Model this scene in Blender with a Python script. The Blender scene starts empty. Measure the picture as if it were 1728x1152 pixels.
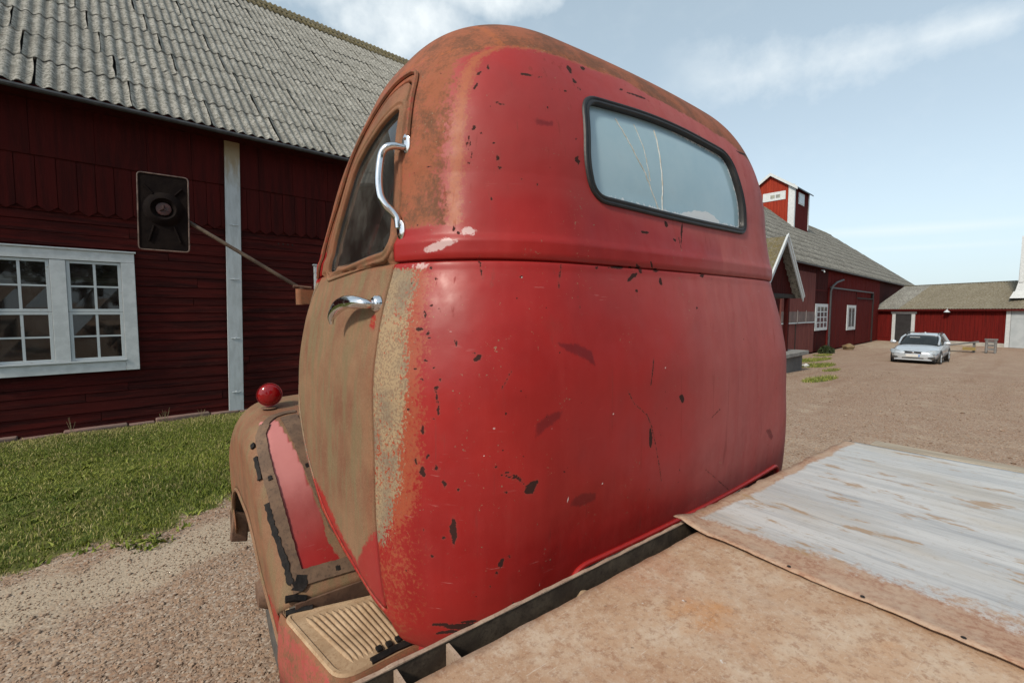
import bpy, bmesh, math, random
import numpy as np
from math import sin, cos, tan, pi, radians, atan, atan2, sqrt
from mathutils import Vector, Matrix
random.seed(7); RNG = np.random.default_rng(7)
scene = bpy.context.scene

# ------------------------------------------------------------------ camera, sky, sun
EYE = 1.65; YAW = 47.9; PITCH = math.degrees(atan(51/768)); TRUCK_ROT = radians(-4.8)
cam_d = bpy.data.cameras.new('camera'); cam = bpy.data.objects.new('camera', cam_d)
scene.collection.objects.link(cam); scene.camera = cam
cam_d.sensor_width = 36; cam_d.lens = 36*768/1728; cam_d.clip_start = 0.02; cam_d.clip_end = 3000
cam.location = (0, 0, EYE); cam.rotation_euler = (radians(90-PITCH), 0, radians(YAW-90))
SUN_EL, SUN_AZ = radians(41), radians(189)          # azimuth measured from +X towards +Y
w = bpy.data.worlds.new('World'); scene.world = w; w.use_nodes = True
def build_world():
    nt = w.node_tree; N = nt.nodes; L = nt.links; N.clear()
    def n(t, **k):
        x = N.new(t)
        for a, b in k.items(): setattr(x, a, b)
        return x
    def m(op, a, b=None, c=None, clamp=False):
        x = n('ShaderNodeMath', operation=op, use_clamp=clamp)
        for i, v in enumerate((a, b, c)):
            if v is None: continue
            if isinstance(v, (int, float)): x.inputs[i].default_value = v
            else: L.new(v, x.inputs[i])
        return x.outputs[0]
    sky = n('ShaderNodeTexSky', sky_type='NISHITA'); sky.sun_disc = False
    sky.sun_elevation = SUN_EL; sky.sun_rotation = pi/2-SUN_AZ
    sky.air_density = 1.0; sky.dust_density = 1.6; sky.ozone_density = 1.0
    hs = n('ShaderNodeHueSaturation'); hs.inputs['Saturation'].default_value = .58; hs.inputs['Hue'].default_value = .492
    L.new(sky.outputs[0], hs.inputs['Color'])
    tc = n('ShaderNodeTexCoord'); sp = n('ShaderNodeSeparateXYZ'); L.new(tc.outputs['Generated'], sp.inputs[0])
    az = m('ARCTAN2', sp.outputs[1], sp.outputs[0]); el = m('ARCSINE', sp.outputs[2])
    def noise(sc, det, ro, vec):
        x = n('ShaderNodeTexNoise'); x.inputs['Scale'].default_value = sc; x.inputs['Detail'].default_value = det; x.inputs['Roughness'].default_value = ro
        L.new(vec, x.inputs['Vector']); return x.outputs[0]
    zz = m('ADD', m('MAXIMUM', sp.outputs[2], 0.0), .22)
    cb = n('ShaderNodeCombineXYZ'); L.new(m('DIVIDE', sp.outputs[0], zz), cb.inputs[0]); L.new(m('DIVIDE', sp.outputs[1], zz), cb.inputs[1])
    n_far = noise(1.3, 8, .6, cb.outputs[0]); n_puff = noise(7.5, 9, .58, tc.outputs['Generated']); n_fine = noise(22, 6, .6, tc.outputs['Generated'])
    st = n('ShaderNodeMapping'); st.inputs['Scale'].default_value = (4, 9, 12); L.new(tc.outputs['Generated'], st.inputs[0]); n_wisp = noise(1.6, 9, .62, st.outputs[0])
    def sub(a, b): return m('SUBTRACT', a, b)
    def mul(a, b): return m('MULTIPLY', a, b)
    def ell(a0, e0, sa, se):
        da = m('DIVIDE', sub(az, a0), sa); de = m('DIVIDE', sub(el, e0), se); return m('MAXIMUM', sub(1.0, m('ADD', mul(da, da), mul(de, de))), -3.0)
    puff = m('ADD', mul(sub(n_puff, .5), 2.6), mul(sub(n_fine, .5), .9))
    # cumulus bank over the barn ridge
    cu = m('MAXIMUM', m('MAXIMUM', ell(1.06, .535, .17, .075), ell(.90, .60, .18, .055)), m('MAXIMUM', ell(1.20, .60, .22, .075), ell(1.42, .62, .30, .11)))
    c1 = m('MULTIPLY', m('ADD', cu, puff), .85, clamp=True)
    # long feathery streak, broad at its left end
    mid = m('ADD', .402, mul(az, .045)); wid = m('ADD', .013, mul(m('MAXIMUM', az, 0.0), .085)); across = m('ABSOLUTE', m('DIVIDE', sub(el, mid), wid))
    ends = mul(m('MULTIPLY', m('ADD', az, .10), 8, clamp=True), m('MULTIPLY', sub(.56, az), 6, clamp=True))
    c2 = m('MULTIPLY', m('ADD', sub(1.25, mul(across, .9)), m('ADD', mul(puff, .95), mul(sub(n_wisp, .5), 2.4))), .55, clamp=True)
    c2 = mul(mul(c2, ends), .62)
    # thin low streaks
    c3 = m('MULTIPLY', m('MAXIMUM', 0.0, sub(1.0, m('ABSOLUTE', m('DIVIDE', sub(el, m('ADD', .129, mul(az, .035))), m('ADD', .007, mul(n_puff, .010)))))), m('MAXIMUM', 0.0, ell(.13, .13, .19, .1)), clamp=True)
    c4 = m('MULTIPLY', m('MAXIMUM', 0.0, sub(1.0, m('ABSOLUTE', m('DIVIDE', sub(el, m('ADD', .10, mul(az, .03))), .007)))), m('MAXIMUM', 0.0, ell(.10, .1, .12, .1)), clamp=True)
    gen = m('MULTIPLY', sub(n_far, .50), 1.8, clamp=True); veil = m('MULTIPLY', sub(n_wisp, .52), 1.2, clamp=True)
    away = m('MAXIMUM', m('MULTIPLY', sub(m('ABSOLUTE', sub(az, .75)), .95), 2.5, clamp=True), m('MULTIPLY', sub(el, .72), 5, clamp=True))
    cl = m('MAXIMUM', m('MAXIMUM', mul(c1, .95), c2), m('MAXIMUM', mul(c3, .40), mul(c4, .22)))
    cl = m('MAXIMUM', cl, m('MAXIMUM', mul(mul(gen, away), .8), mul(veil, .22)))
    mx = n('ShaderNodeMix', data_type='RGBA'); L.new(cl, mx.inputs[0]); L.new(hs.outputs[0], mx.inputs[6])
    mx.inputs[7].default_value = (*CLOUD, 1)
    # thin veil that whitens the whole sky, more at the horizon
    vl = n('ShaderNodeMix', data_type='RGBA'); vf = m('MULTIPLY', m('SUBTRACT', 1.0, m('MULTIPLY', el, 1.1), clamp=True), .55, clamp=True)
    vf = m('MAXIMUM', vf, .36)
    L.new(vf, vl.inputs[0]); L.new(hs.outputs[0], vl.inputs[6]); vl.inputs[7].default_value = (*VEIL, 1)
    L.new(vl.outputs[2], mx.inputs[6])
    bg = n('ShaderNodeBackground'); bg.inputs[1].default_value = .115
    out = n('ShaderNodeOutputWorld'); L.new(mx.outputs[2], bg.inputs[0]); L.new(bg.outputs[0], out.inputs[0])
CLOUD = (6.2, 6.6, 6.75); VEIL = (4.35, 5.75, 6.55)
build_world()
sun_d = bpy.data.lights.new('sun', 'SUN'); sun = bpy.data.objects.new('sun', sun_d); scene.collection.objects.link(sun)
sun_d.energy = 2.5; sun_d.angle = radians(7.0); sun_d.color = (1, .90, .76)
sd = Vector((cos(SUN_EL)*cos(SUN_AZ), cos(SUN_EL)*sin(SUN_AZ), sin(SUN_EL)))
sun.rotation_euler = sd.to_track_quat('Z', 'Y').to_euler()
vs = scene.view_settings; vs.view_transform = 'Standard'; vs.look = 'None'; vs.exposure = 0.45; vs.gamma = 1; vs.use_curve_mapping = False
scene.render.engine = 'CYCLES'

# ------------------------------------------------------------------ helpers
col = scene.collection
def tag(o, label=None, cat=None, group=None, kind=None):
    if label: o['label'] = label
    if cat: o['category'] = cat
    if group: o['group'] = group
    if kind: o['kind'] = kind
    return o
def empty(name, loc=(0, 0, 0), rz=0.0):
    o = bpy.data.objects.new(name, None); col.objects.link(o); o.location = loc; o.rotation_euler = (0, 0, rz)
    o.empty_display_size = .2; return o
def me_obj(name, me, parent=None, loc=None, rot=None):
    o = bpy.data.objects.new(name, me); col.objects.link(o); o.parent = parent
    if loc is not None: o.location = loc
    if rot is not None: o.rotation_euler = rot
    return o
def mesh_np(name, V, Fq, mat=None, smooth=False):
    me = bpy.data.meshes.new(name)
    V = np.asarray(V, np.float32); Fq = np.asarray(Fq, np.int32); k = Fq.shape[1]
    me.vertices.add(len(V)); me.vertices.foreach_set('co', V.ravel())
    me.loops.add(Fq.size); me.loops.foreach_set('vertex_index', Fq.ravel())
    me.polygons.add(len(Fq)); me.polygons.foreach_set('loop_start', np.arange(0, Fq.size, k, dtype=np.int32))
    me.polygons.foreach_set('loop_total', np.full(len(Fq), k, np.int32))
    if smooth: me.polygons.foreach_set('use_smooth', np.ones(len(Fq), bool))
    me.update(calc_edges=True)
    if mat: me.materials.append(mat)
    return me
class MB:
    def __init__(s): s.v = []; s.f = []
    def add(s, vs, fs):
        b = len(s.v); s.v += [tuple(map(float, x)) for x in vs]; s.f += [tuple(b+i for i in f) for f in fs]; return s
    def box(s, x0, x1, y0, y1, z0, z1, M=None):
        vs = [(x, y, z) for z in (z0, z1) for y in (y0, y1) for x in (x0, x1)]
        if M is not None: vs = [M @ Vector(q) for q in vs]
        return s.add(vs, [(0, 2, 3, 1), (4, 5, 7, 6), (0, 1, 5, 4), (2, 6, 7, 3), (0, 4, 6, 2), (1, 3, 7, 5)])
    def prism(s, poly, d0, d1, fn):
        """poly 2-D points, extruded between depth d0 and d1; fn(a, b, d) -> xyz"""
        n = len(poly); vs = [fn(a, b, d0) for a, b in poly]+[fn(a, b, d1) for a, b in poly]
        return s.add(vs, [tuple(range(n))[::-1], tuple(range(n, 2*n))]+[(i, (i+1) % n, n+(i+1) % n, n+i) for i in range(n)])
    def tube(s, pts, r, n=8, caps=True, closed=False):
        P = [Vector(p) for p in pts]; R = r if hasattr(r, '__len__') else [r]*len(P); rings = []; prev = None
        for i, p in enumerate(P):
            if closed: t = (P[(i+1) % len(P)]-P[i-1]).normalized()
            else: t = (P[min(i+1, len(P)-1)]-P[max(i-1, 0)]).normalized()
            if prev is None: a = t.orthogonal().normalized()
            else: a = (prev-t*prev.dot(t)).normalized()
            prev = a; b = t.cross(a)
            rings.append([p+(a*cos(2*pi*k/n)+b*sin(2*pi*k/n))*R[i] for k in range(n)])
        vs = [q for rg in rings for q in rg]; m = len(P); fs = []
        for i in range(m if closed else m-1):
            j = (i+1) % m
            fs += [(i*n+k, i*n+(k+1) % n, j*n+(k+1) % n, j*n+k) for k in range(n)]
        if caps and not closed: fs += [tuple(range(n))[::-1], tuple((m-1)*n+k for k in range(n))]
        return s.add(vs, fs)
    def lathe(s, prof, M, n=20, a0=0, a1=2*pi):
        """prof: (radius, axial) pairs, axis = local Z of M"""
        full = abs(a1-a0-2*pi) < 1e-6; k = n if full else n+1
        vs = [M @ Vector((r*cos(a0+(a1-a0)*i/n), r*sin(a0+(a1-a0)*i/n), z)) for r, z in prof for i in range(k)]
        fs = []
        for j in range(len(prof)-1):
            for i in range(n):
                i2 = (i+1) % k
                fs.append((j*k+i, j*k+i2, (j+1)*k+i2, (j+1)*k+i))
        return s.add(vs, fs)
    def build(s, name, mat, parent=None, smooth=False, bevel=0, loc=None, rot=None, seg=2, weld=False, angle=None):
        me = bpy.data.meshes.new(name); me.from_pydata(s.v, [], s.f)
        bm = bmesh.new(); bm.from_mesh(me)
        if weld: bmesh.ops.remove_doubles(bm, verts=bm.verts, dist=1e-5)
        bmesh.ops.recalc_face_normals(bm, faces=bm.faces)
        bm.to_mesh(me); bm.free()
        if mat: me.materials.append(mat)
        if smooth or bevel: me.polygons.foreach_set('use_smooth', [True]*len(me.polygons))
        o = me_obj(name, me, parent, loc, rot)
        if bevel:
            md = o.modifiers.new('b', 'BEVEL'); md.width = bevel; md.segments = seg; md.limit_method = 'ANGLE'; md.angle_limit = radians(40)
            md.harden_normals = True
        elif smooth:
            me.set_sharp_from_angle(angle=radians(angle or 40))
        return o
def smooth_curve(xs, ys, x):
    xs = np.asarray(xs, float); ys = np.asarray(ys, float); x = np.asarray(x, float)
    h = np.diff(xs); d = np.diff(ys)/h; m = np.zeros(len(xs)); m[0] = d[0]; m[-1] = d[-1]
    for i in range(1, len(xs)-1):
        m[i] = 0 if d[i-1]*d[i] <= 0 else 2*d[i-1]*d[i]/(d[i-1]+d[i])
    i = np.clip(np.searchsorted(xs, x)-1, 0, len(xs)-2); t = np.clip((x-xs[i])/h[i], 0, 1)
    return ys[i]*(2*t**3-3*t**2+1)+h[i]*m[i]*(t**3-2*t**2+t)+ys[i+1]*(-2*t**3+3*t**2)+h[i]*m[i+1]*(t**3-t**2)
def smoothstep(a, b, x):
    t = np.clip((x-a)/(b-a), 0, 1); return t*t*(3-2*t)
def ground_z(x, y):
    t = smoothstep(1.5, 36, np.asarray(x, float))*.35+.65*np.clip((np.asarray(x, float)-3)/31, 0, 1)
    return -1.02*t

# ------------------------------------------------------------------ materials
class NT:
    def __init__(s, name):
        s.m = bpy.data.materials.new(name); s.m.use_nodes = True; s.t = s.m.node_tree; s.N = s.t.nodes; s.L = s.t.links
        s.p = s.N['Principled BSDF']; s.out = s.N['Material Output']; s.tc = s.N.new('ShaderNodeTexCoord')
        s.co = s.tc.outputs['Object']
    def _set(s, sock, v):
        if isinstance(v, (int, float)): sock.default_value = v
        elif isinstance(v, tuple): sock.default_value = v if len(v) == 4 or sock.type == 'VECTOR' else (*v, 1)
        else: s.L.new(v, sock)
    def noise(s, scale, detail=4, rough=.55, vec=None, stretch=None, dist=0):
        x = s.N.new('ShaderNodeTexNoise'); x.inputs['Scale'].default_value = scale; x.inputs['Detail'].default_value = detail
        x.inputs['Roughness'].default_value = rough; x.inputs['Distortion'].default_value = dist
        v = vec or s.co
        if stretch: v = s.map(stretch, v)
        s.L.new(v, x.inputs['Vector']); return x.outputs[0]
    def voronoi(s, scale, feature='F1', vec=None, out=0, stretch=None, rnd=1):
        x = s.N.new('ShaderNodeTexVoronoi'); x.feature = feature; x.inputs['Scale'].default_value = scale; x.inputs['Randomness'].default_value = rnd
        v = vec or s.co
        if stretch: v = s.map(stretch, v)
        s.L.new(v, x.inputs['Vector']); return x.outputs[out]
    def map(s, scale, vec=None, loc=None):
        x = s.N.new('ShaderNodeMapping'); x.inputs['Scale'].default_value = scale
        if loc is not None: s._set(x.inputs['Location'], loc)
        s.L.new(vec or s.co, x.inputs['Vector']); return x.outputs[0]
    def math(s, op, a, b=None, clamp=False):
        x = s.N.new('ShaderNodeMath'); x.operation = op; x.use_clamp = clamp; s._set(x.inputs[0], a)
        if b is not None: s._set(x.inputs[1], b)
        return x.outputs[0]
    def ramp(s, fac, lo, hi):
        x = s.N.new('ShaderNodeMapRange'); x.interpolation_type = 'SMOOTHSTEP'; s._set(x.inputs[0], fac)
        x.inputs[1].default_value = lo; x.inputs[2].default_value = hi; return x.outputs[0]
    def mix(s, fac, a, b, mode='MIX'):
        x = s.N.new('ShaderNodeMix'); x.data_type = 'RGBA'; x.blend_type = mode; s._set(x.inputs[0], fac); s._set(x.inputs[6], a); s._set(x.inputs[7], b)
        return x.outputs[2]
    def attr(s, name):
        x = s.N.new('ShaderNodeAttribute'); x.attribute_name = name; return x.outputs['Fac']
    def rnd(s):
        return s.N.new('ShaderNodeObjectInfo').outputs['Random']
    def bump(s, h, strength=.3, dist=.01, normal=None):
        x = s.N.new('ShaderNodeBump'); x.inputs['Strength'].default_value = strength; x.inputs['Distance'].default_value = dist
        s.L.new(h, x.inputs['Height'])
        if normal is not None: s.L.new(normal, x.inputs['Normal'])
        return x.outputs[0]
    def done(s, color, rough=.6, metal=0, normal=None, spec=None, coat=None, **k):
        s._set(s.p.inputs['Base Color'], color); s._set(s.p.inputs['Roughness'], rough); s._set(s.p.inputs['Metallic'], metal)
        if spec is not None: s._set(s.p.inputs['Specular IOR Level'], spec)
        if coat is not None: s._set(s.p.inputs['Coat Weight'], coat)
        if normal is not None: s.L.new(normal, s.p.inputs['Normal'])
        return s.m
def srgb(r, g, b):
    return tuple(((c/255)/12.92 if c/255 <= .04045 else ((c/255+.055)/1.055)**2.4) for c in (r, g, b))
def simple(name, c1, c2=None, scale=6, rough=.6, metal=0, bump=0, bscale=40, stretch=None, spec=None, detail=5, coat=None):
    t = NT(name); n = t.noise(scale, detail, .6, stretch=stretch)
    c = t.mix(t.ramp(n, .35, .65), c1, c2 or tuple(.8*x for x in c1))
    nrm = t.bump(t.noise(bscale, 5, .6, stretch=stretch), bump, .006) if bump else None
    return t.done(c, rough, metal, nrm, spec, coat)

def paint_material():
    """cab enamel: chalky red, with rust, primer and chips where the per-vertex paint maps say so"""
    t = NT('weathered_red_paint')
    big = t.noise(2.3, 4, .55); streak = t.noise(3.2, 5, .6, stretch=(6, 6, .55)); fine = t.noise(170, 3, .6); mid = t.noise(22, 6, .65)
    grit = t.noise(420, 2, .7)
    red = t.mix(t.ramp(big, .35, .68), (.295, .0145, .0125), (.22, .011, .0105))
    red = t.mix(t.math('MULTIPLY', t.ramp(streak, .42, .75), .16), red, (.36, .045, .04))
    fade = t.math('ADD', t.attr('fade'), t.math('MULTIPLY', t.math('SUBTRACT', big, .5), .7))
    fade = t.math('MULTIPLY', t.ramp(fade, .1, 1.05), .80)
    chalk = t.mix(t.ramp(streak, .3, .75), (.37, .108, .098), (.315, .075, .070))
    c = t.mix(fade, red, chalk)
    c = t.mix(t.math('MULTIPLY', t.ramp(t.math('ADD', t.attr('deep'), t.math('MULTIPLY', t.math('SUBTRACT', t.noise(90, 4, .7, stretch=(1, 1, .4)), .5), .02)), -.002, .006), .75), c, (.125, .008, .010))
    dirt = t.math('MULTIPLY', t.ramp(t.noise(7, 7, .7), .56, .78), .25)
    c = t.mix(dirt, c, (.17, .04, .03)); c = t.mix(t.math('MULTIPLY', t.ramp(t.math('ADD', t.attr('pink'), t.math('MULTIPLY', t.math('SUBTRACT', mid, .5), .3)), .2, .9), .8), c, (.50, .20, .19))  # the pink map paints a sky reflection on the fender panel
    # run marks and scuffs
    run = t.math('MULTIPLY', t.ramp(t.noise(2.2, 4, .6, stretch=(30, 30, .9)), .60, .72), t.ramp(t.noise(5, 3), .45, .6))
    c = t.mix(t.math('MULTIPLY', run, .30), c, (.11, .03, .022))
    scf = t.math('MULTIPLY', t.ramp(t.noise(6, 5, .6, stretch=(2, 2, 22)), .66, .70), t.ramp(t.noise(2.6, 3), .52, .6)); c = t.mix(t.math('MULTIPLY', scf, .35), c, (.42, .20, .18))
        # white undercoat
    wf = t.math('ADD', t.attr('white'), t.math('ADD', t.math('MULTIPLY', t.math('SUBTRACT', mid, .5), 1.4), t.math('MULTIPLY', t.math('SUBTRACT', t.noise(70, 5, .7), .5), 1.3)))
    c = t.mix(t.math('MULTIPLY', t.ramp(wf, .42, .66), .85), c, (.52, .38, .37))
    # orange rust fringe
    of = t.math('ADD', t.attr('orange'), t.math('ADD', t.math('MULTIPLY', t.math('SUBTRACT', mid, .5), 1.0), t.math('MULTIPLY', t.math('SUBTRACT', t.noise(120, 4, .7), .5), 2.0)))
    c = t.mix(t.math('MULTIPLY', t.ramp(of, .35, .80), .85), c, t.mix(fine, (.35, .080, .032), (.21, .058, .030)))
    # brown bloom (rust through thin paint)
    bf = t.math('ADD', t.attr('brown'), t.math('ADD', t.math('MULTIPLY', t.math('SUBTRACT', mid, .5), .55), t.math('MULTIPLY', t.math('SUBTRACT', t.noise(95, 5, .75), .5), .95)))
    bmask = t.ramp(bf, .36, .62)
    brown = t.mix(t.ramp(t.noise(4.5, 6, .6), .35, .65), (.150, .062, .034), (.215, .120, .066))
    brown = t.mix(t.ramp(t.noise(7, 6, .7, stretch=(3, 3, .5)), .44, .64), brown, (.150, .112, .058))
    brown = t.mix(t.math('MULTIPLY', t.ramp(grit, .45, .7), .6), brown, (.29, .19, .115)); brown = t.mix(t.math('MULTIPLY', t.ramp(t.noise(260, 3, .7), .52, .68), .45), brown, (.085, .045, .028))
    redb = t.mix(t.attr('ruddy'), brown, t.mix(t.ramp(t.math('ADD', t.noise(11, 6, .7), t.math('MULTIPLY', t.math('SUBTRACT', t.noise(140, 3, .7), .5), .5)), .38, .66), (.25, .078, .036), (.125, .052, .027)))
    c = t.mix(bmask, c, redb)
    o2 = t.math('ADD', t.math('MULTIPLY', t.attr('orange'), t.attr('ruddy')), t.math('MULTIPLY', t.math('SUBTRACT', t.noise(105, 4, .75), .5), 2.2)); c = t.mix(t.math('MULTIPLY', t.ramp(o2, .6, .95), .5), c, (.33, .095, .030))
    # beige mottling: pale bare primer with red-brown pin holes
    ef = t.math('ADD', t.attr('beige'), t.math('ADD', t.math('MULTIPLY', t.math('SUBTRACT', t.noise(14, 6, .7, stretch=(1, 1, .5)), .5), 1.3), t.math('MULTIPLY', t.math('SUBTRACT', t.noise(130, 4, .7), .5), 2.4)))
    em = t.ramp(ef, .44, .60)
    beige = t.mix(t.ramp(t.noise(6, 4, .6), .4, .6), (.30, .215, .125), (.185, .145, .10))
    pin = t.ramp(t.math('ADD', t.noise(170, 3, .6), t.math('MULTIPLY', t.math('SUBTRACT', t.noise(9, 5, .65), .5), .35)), .47, .56)
    beige = t.mix(t.math('MULTIPLY', pin, .6), beige, (.15, .095, .065))
    c = t.mix(em, c, beige)
    # chips down to dark steel: signed distance in metres, edge broken by noise
    cf = t.math('ADD', t.attr('chip'), t.math('ADD', .0004, t.math('MULTIPLY', t.math('SUBTRACT', t.noise(260, 4, .7), .5), .0045))); cf = t.math('ADD', cf, t.math('MULTIPLY', t.math('SUBTRACT', t.noise(110, 3, .6), .5), .0075))
    spk = t.ramp(t.noise(75, 3, .5), .735, .75)
    spk = t.math('MULTIPLY', spk, t.ramp(t.noise(3, 2, .5), .52, .6))
    cm = t.math('MAXIMUM', t.ramp(cf, -.0004, .0006), spk)
    rim = t.ramp(cf, -.0035, .0)
    c = t.mix(t.math('MULTIPLY', rim, .30), c, (.22, .04, .03))
    c = t.mix(t.math('MULTIPLY', cm, .95), c, (.020, .009, .007))
    c = t.mix(t.math('MULTIPLY', t.ramp(t.attr('fleck'), -.0006, .0004), .9), c, (.62, .58, .56))
    h = t.math('ADD', t.math('MULTIPLY', mid, .35), t.math('MULTIPLY', cm, -1.2))
    h = t.math('ADD', h, t.math('MULTIPLY', em, t.math('MULTIPLY', fine, .5)))
    nrm = t.bump(h, .22, .0025)
    dents = t.bump(t.noise(4.2, 3, .5), .16, .06, nrm)
    ro = t.math('ADD', .44, t.math('MULTIPLY', t.math('MAXIMUM', t.math('MAXIMUM', bmask, em), t.math('MAXIMUM', t.math('MULTIPLY', cm, 1.4), t.math('MULTIPLY', fade, .8))), .34))
    ro = t.math('ADD', ro, t.math('MULTIPLY', t.math('SUBTRACT', mid, .5), .30)); ro = t.math('ADD', ro, t.math('MULTIPLY', t.math('SUBTRACT', t.noise(3.5, 6, .7), .5), .45)); ro = t.math('ADD', ro, t.math('MULTIPLY', run, .2))
    t.p.inputs['Coat Roughness'].default_value = .25
    return t.done(c, ro, 0, dents, .30)
PAINT = paint_material()
def rust_mat(name, a, b, c3, scale=8, rough=.75, bump=.35):
    t = NT(name); n1 = t.noise(scale, 7, .65); n2 = t.noise(scale*9, 4, .7); n3 = t.noise(scale*.4, 3, .5)
    c = t.mix(t.ramp(n1, .36, .64), a, b); c = t.mix(t.math('MULTIPLY', t.ramp(n2, .5, .68), .6), c, c3)
    c = t.mix(t.math('MULTIPLY', t.ramp(n3, .5, .75), .5), c, tuple(.6*x for x in a))
    return t.done(c, rough, 0, t.bump(t.math('ADD', n1, t.math('MULTIPLY', n2, .4)), bump, .004), .3)
RUST_DARK = rust_mat('rusty_dark_steel', (.10, .055, .038), (.17, .10, .065), (.055, .035, .028))
RUST_TAN = rust_mat('dusty_rusted_steel', (.33, .22, .13), (.42, .30, .19), (.22, .12, .06), 14)
RUST_RAIL = rust_mat('rail_steel', (.05, .036, .026), (.10, .075, .052), (.03, .02, .016), 16)
DUST_EDGE = rust_mat('dusty_rail_edge', (.36, .27, .20), (.28, .19, .14), (.17, .10, .07), 20)
TAR = simple('cracked_black_rubber', (.006, .0055, .006), (.016, .013, .012), 30, .7, 0, .4, 80, None, .2)
RUBBER = simple('window_rubber', (.007, .007, .008), (.014, .013, .013), 30, .5, 0, .15, 120)
TYRE = simple('tyre_rubber', (.045, .043, .042), (.08, .07, .06), 12, .85, 0, .3, 60)
BLACK = simple('black_mirror_housing', (.006, .004, .004), (.010, .007, .006), 30, .85, 0, .25, 60, None, .08)
RED_SILL = simple('red_sill_paint', (.28, .022, .024), (.22, .03, .03), 9, .45, 0, .1, 40)
def chrome():
    t = NT('pitted_chrome'); n = t.noise(120, 4, .7); p = t.ramp(n, .60, .72)
    return t.done(t.mix(p, (.72, .72, .73), (.30, .18, .12)), t.math('ADD', .12, t.math('MULTIPLY', p, .5)), t.math('SUBTRACT', 1.0, t.math('MULTIPLY', p, .8)), t.bump(n, .05, .001))
CHROME = chrome()
def glass_mat(name, tint, dust=.12, rough=.04, refl=1.0):
    t = NT(name); N, L = t.N, t.L
    fr = N.new('ShaderNodeFresnel'); fr.inputs[0].default_value = 1.52
    tr = N.new('ShaderNodeBsdfTransparent'); tr.inputs[0].default_value = (*tint, 1)
    gl = N.new('ShaderNodeBsdfGlossy'); gl.inputs['Roughness'].default_value = rough; gl.inputs[0].default_value = (refl, refl, refl, 1)
    m1 = N.new('ShaderNodeMixShader'); f = t.math('MULTIPLY', fr.outputs[0], 1.3, clamp=True)
    L.new(f, m1.inputs[0]); L.new(tr.outputs[0], m1.inputs[1]); L.new(gl.outputs[0], m1.inputs[2])
    df = N.new('ShaderNodeBsdfDiffuse'); df.inputs[0].default_value = (.30, .29, .26, 1)
    m2 = N.new('ShaderNodeMixShader'); d = t.math('MULTIPLY', t.ramp(t.noise(5, 7, .7), .35, .8), dust*2)
    L.new(t.math('ADD', d, dust*.3), m2.inputs[0]); L.new(m1.outputs[0], m2.inputs[1]); L.new(df.outputs[0], m2.inputs[2])
    L.new(m2.outputs[0], t.out.inputs[0]); return t.m
DOOR_GLASS = glass_mat('door_window_glass', (.55, .60, .56), .10)
PANE_GLASS = glass_mat('old_pane_glass', (.35, .35, .33), .05, .03)
def rear_glass_mat():
    t = NT('blue_grey_rear_glass')
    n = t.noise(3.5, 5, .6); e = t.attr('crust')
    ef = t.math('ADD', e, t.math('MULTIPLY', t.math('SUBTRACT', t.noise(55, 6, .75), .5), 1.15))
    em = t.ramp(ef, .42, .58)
    c = t.mix(t.ramp(n, .3, .7), (.25, .39, .46), (.31, .44, .50))  # opaque pale blue-grey base with slight variation
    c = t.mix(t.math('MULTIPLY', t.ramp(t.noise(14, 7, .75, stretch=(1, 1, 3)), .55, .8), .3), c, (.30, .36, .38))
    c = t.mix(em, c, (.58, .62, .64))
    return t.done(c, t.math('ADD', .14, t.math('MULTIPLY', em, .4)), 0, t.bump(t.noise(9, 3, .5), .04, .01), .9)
REAR_GLASS = rear_glass_mat()

# barn materials
def falu(name, base, dark, light, stretch, grain_bump=.35):
    t = NT(name); r = t.rnd()
    off = t.N.new('ShaderNodeCombineXYZ'); t.L.new(t.math('MULTIPLY', r, 37.0), off.inputs[0]); t.L.new(t.math('MULTIPLY', r, 11.0), off.inputs[2])
    v = t.map(stretch, loc=off.outputs[0])
    n1 = t.noise(2.2, 6, .65, vec=v); n2 = t.noise(14, 5, .7, vec=v)
    c = t.mix(t.ramp(n1, .38, .66), base, dark)
    c = t.mix(t.math('MULTIPLY', t.ramp(n2, .52, .75), .55), c, light)
    c = t.mix(t.math('MULTIPLY', r, .28), c, dark)
    return t.done(c, .92, 0, t.bump(t.math('ADD', n2, t.math('MULTIPLY', n1, .5)), grain_bump, .008), .1)
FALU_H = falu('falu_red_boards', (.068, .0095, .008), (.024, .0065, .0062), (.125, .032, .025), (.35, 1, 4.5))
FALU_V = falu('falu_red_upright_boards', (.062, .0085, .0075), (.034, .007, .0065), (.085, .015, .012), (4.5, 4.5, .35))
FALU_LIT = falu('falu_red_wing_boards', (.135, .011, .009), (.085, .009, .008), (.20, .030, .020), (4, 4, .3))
FALU_PINK = falu('faded_red_door_boards', (.17, .058, .050), (.13, .042, .038), (.21, .08, .07), (4, 4, .3))
FALU_DOOR = falu('dark_red_door_boards', (.095, .011, .010), (.07, .009, .008), (.12, .02, .016), (4, 4, .3))
ORANGE_RED = falu('turret_boards', (.30, .040, .020), (.21, .026, .016), (.36, .07, .04), (4, 4, .3))
WHITE = simple('white_paint', (.56, .59, .60), (.47, .50, .51), 9, .6, 0, .15, 60)
def white_board():
    t = NT('white_board_paint'); n = t.noise(6, 6, .65, stretch=(3, 3, .6)); z = t.N.new('ShaderNodeSeparateXYZ'); t.L.new(t.co, z.inputs[0])
    f = t.math('ADD', z.outputs[2], t.math('MULTIPLY', t.math('SUBTRACT', n, .5), .9))
    c = t.mix(t.ramp(n, .35, .7), (.46, .50, .52), (.37, .40, .41)); c = t.mix(t.ramp(f, 3.55, 4.15), c, (.30, .24, .15))
    return t.done(c, .65, 0, t.bump(n, .2, .004), .3)
WHITE_BOARD = white_board()
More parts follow.
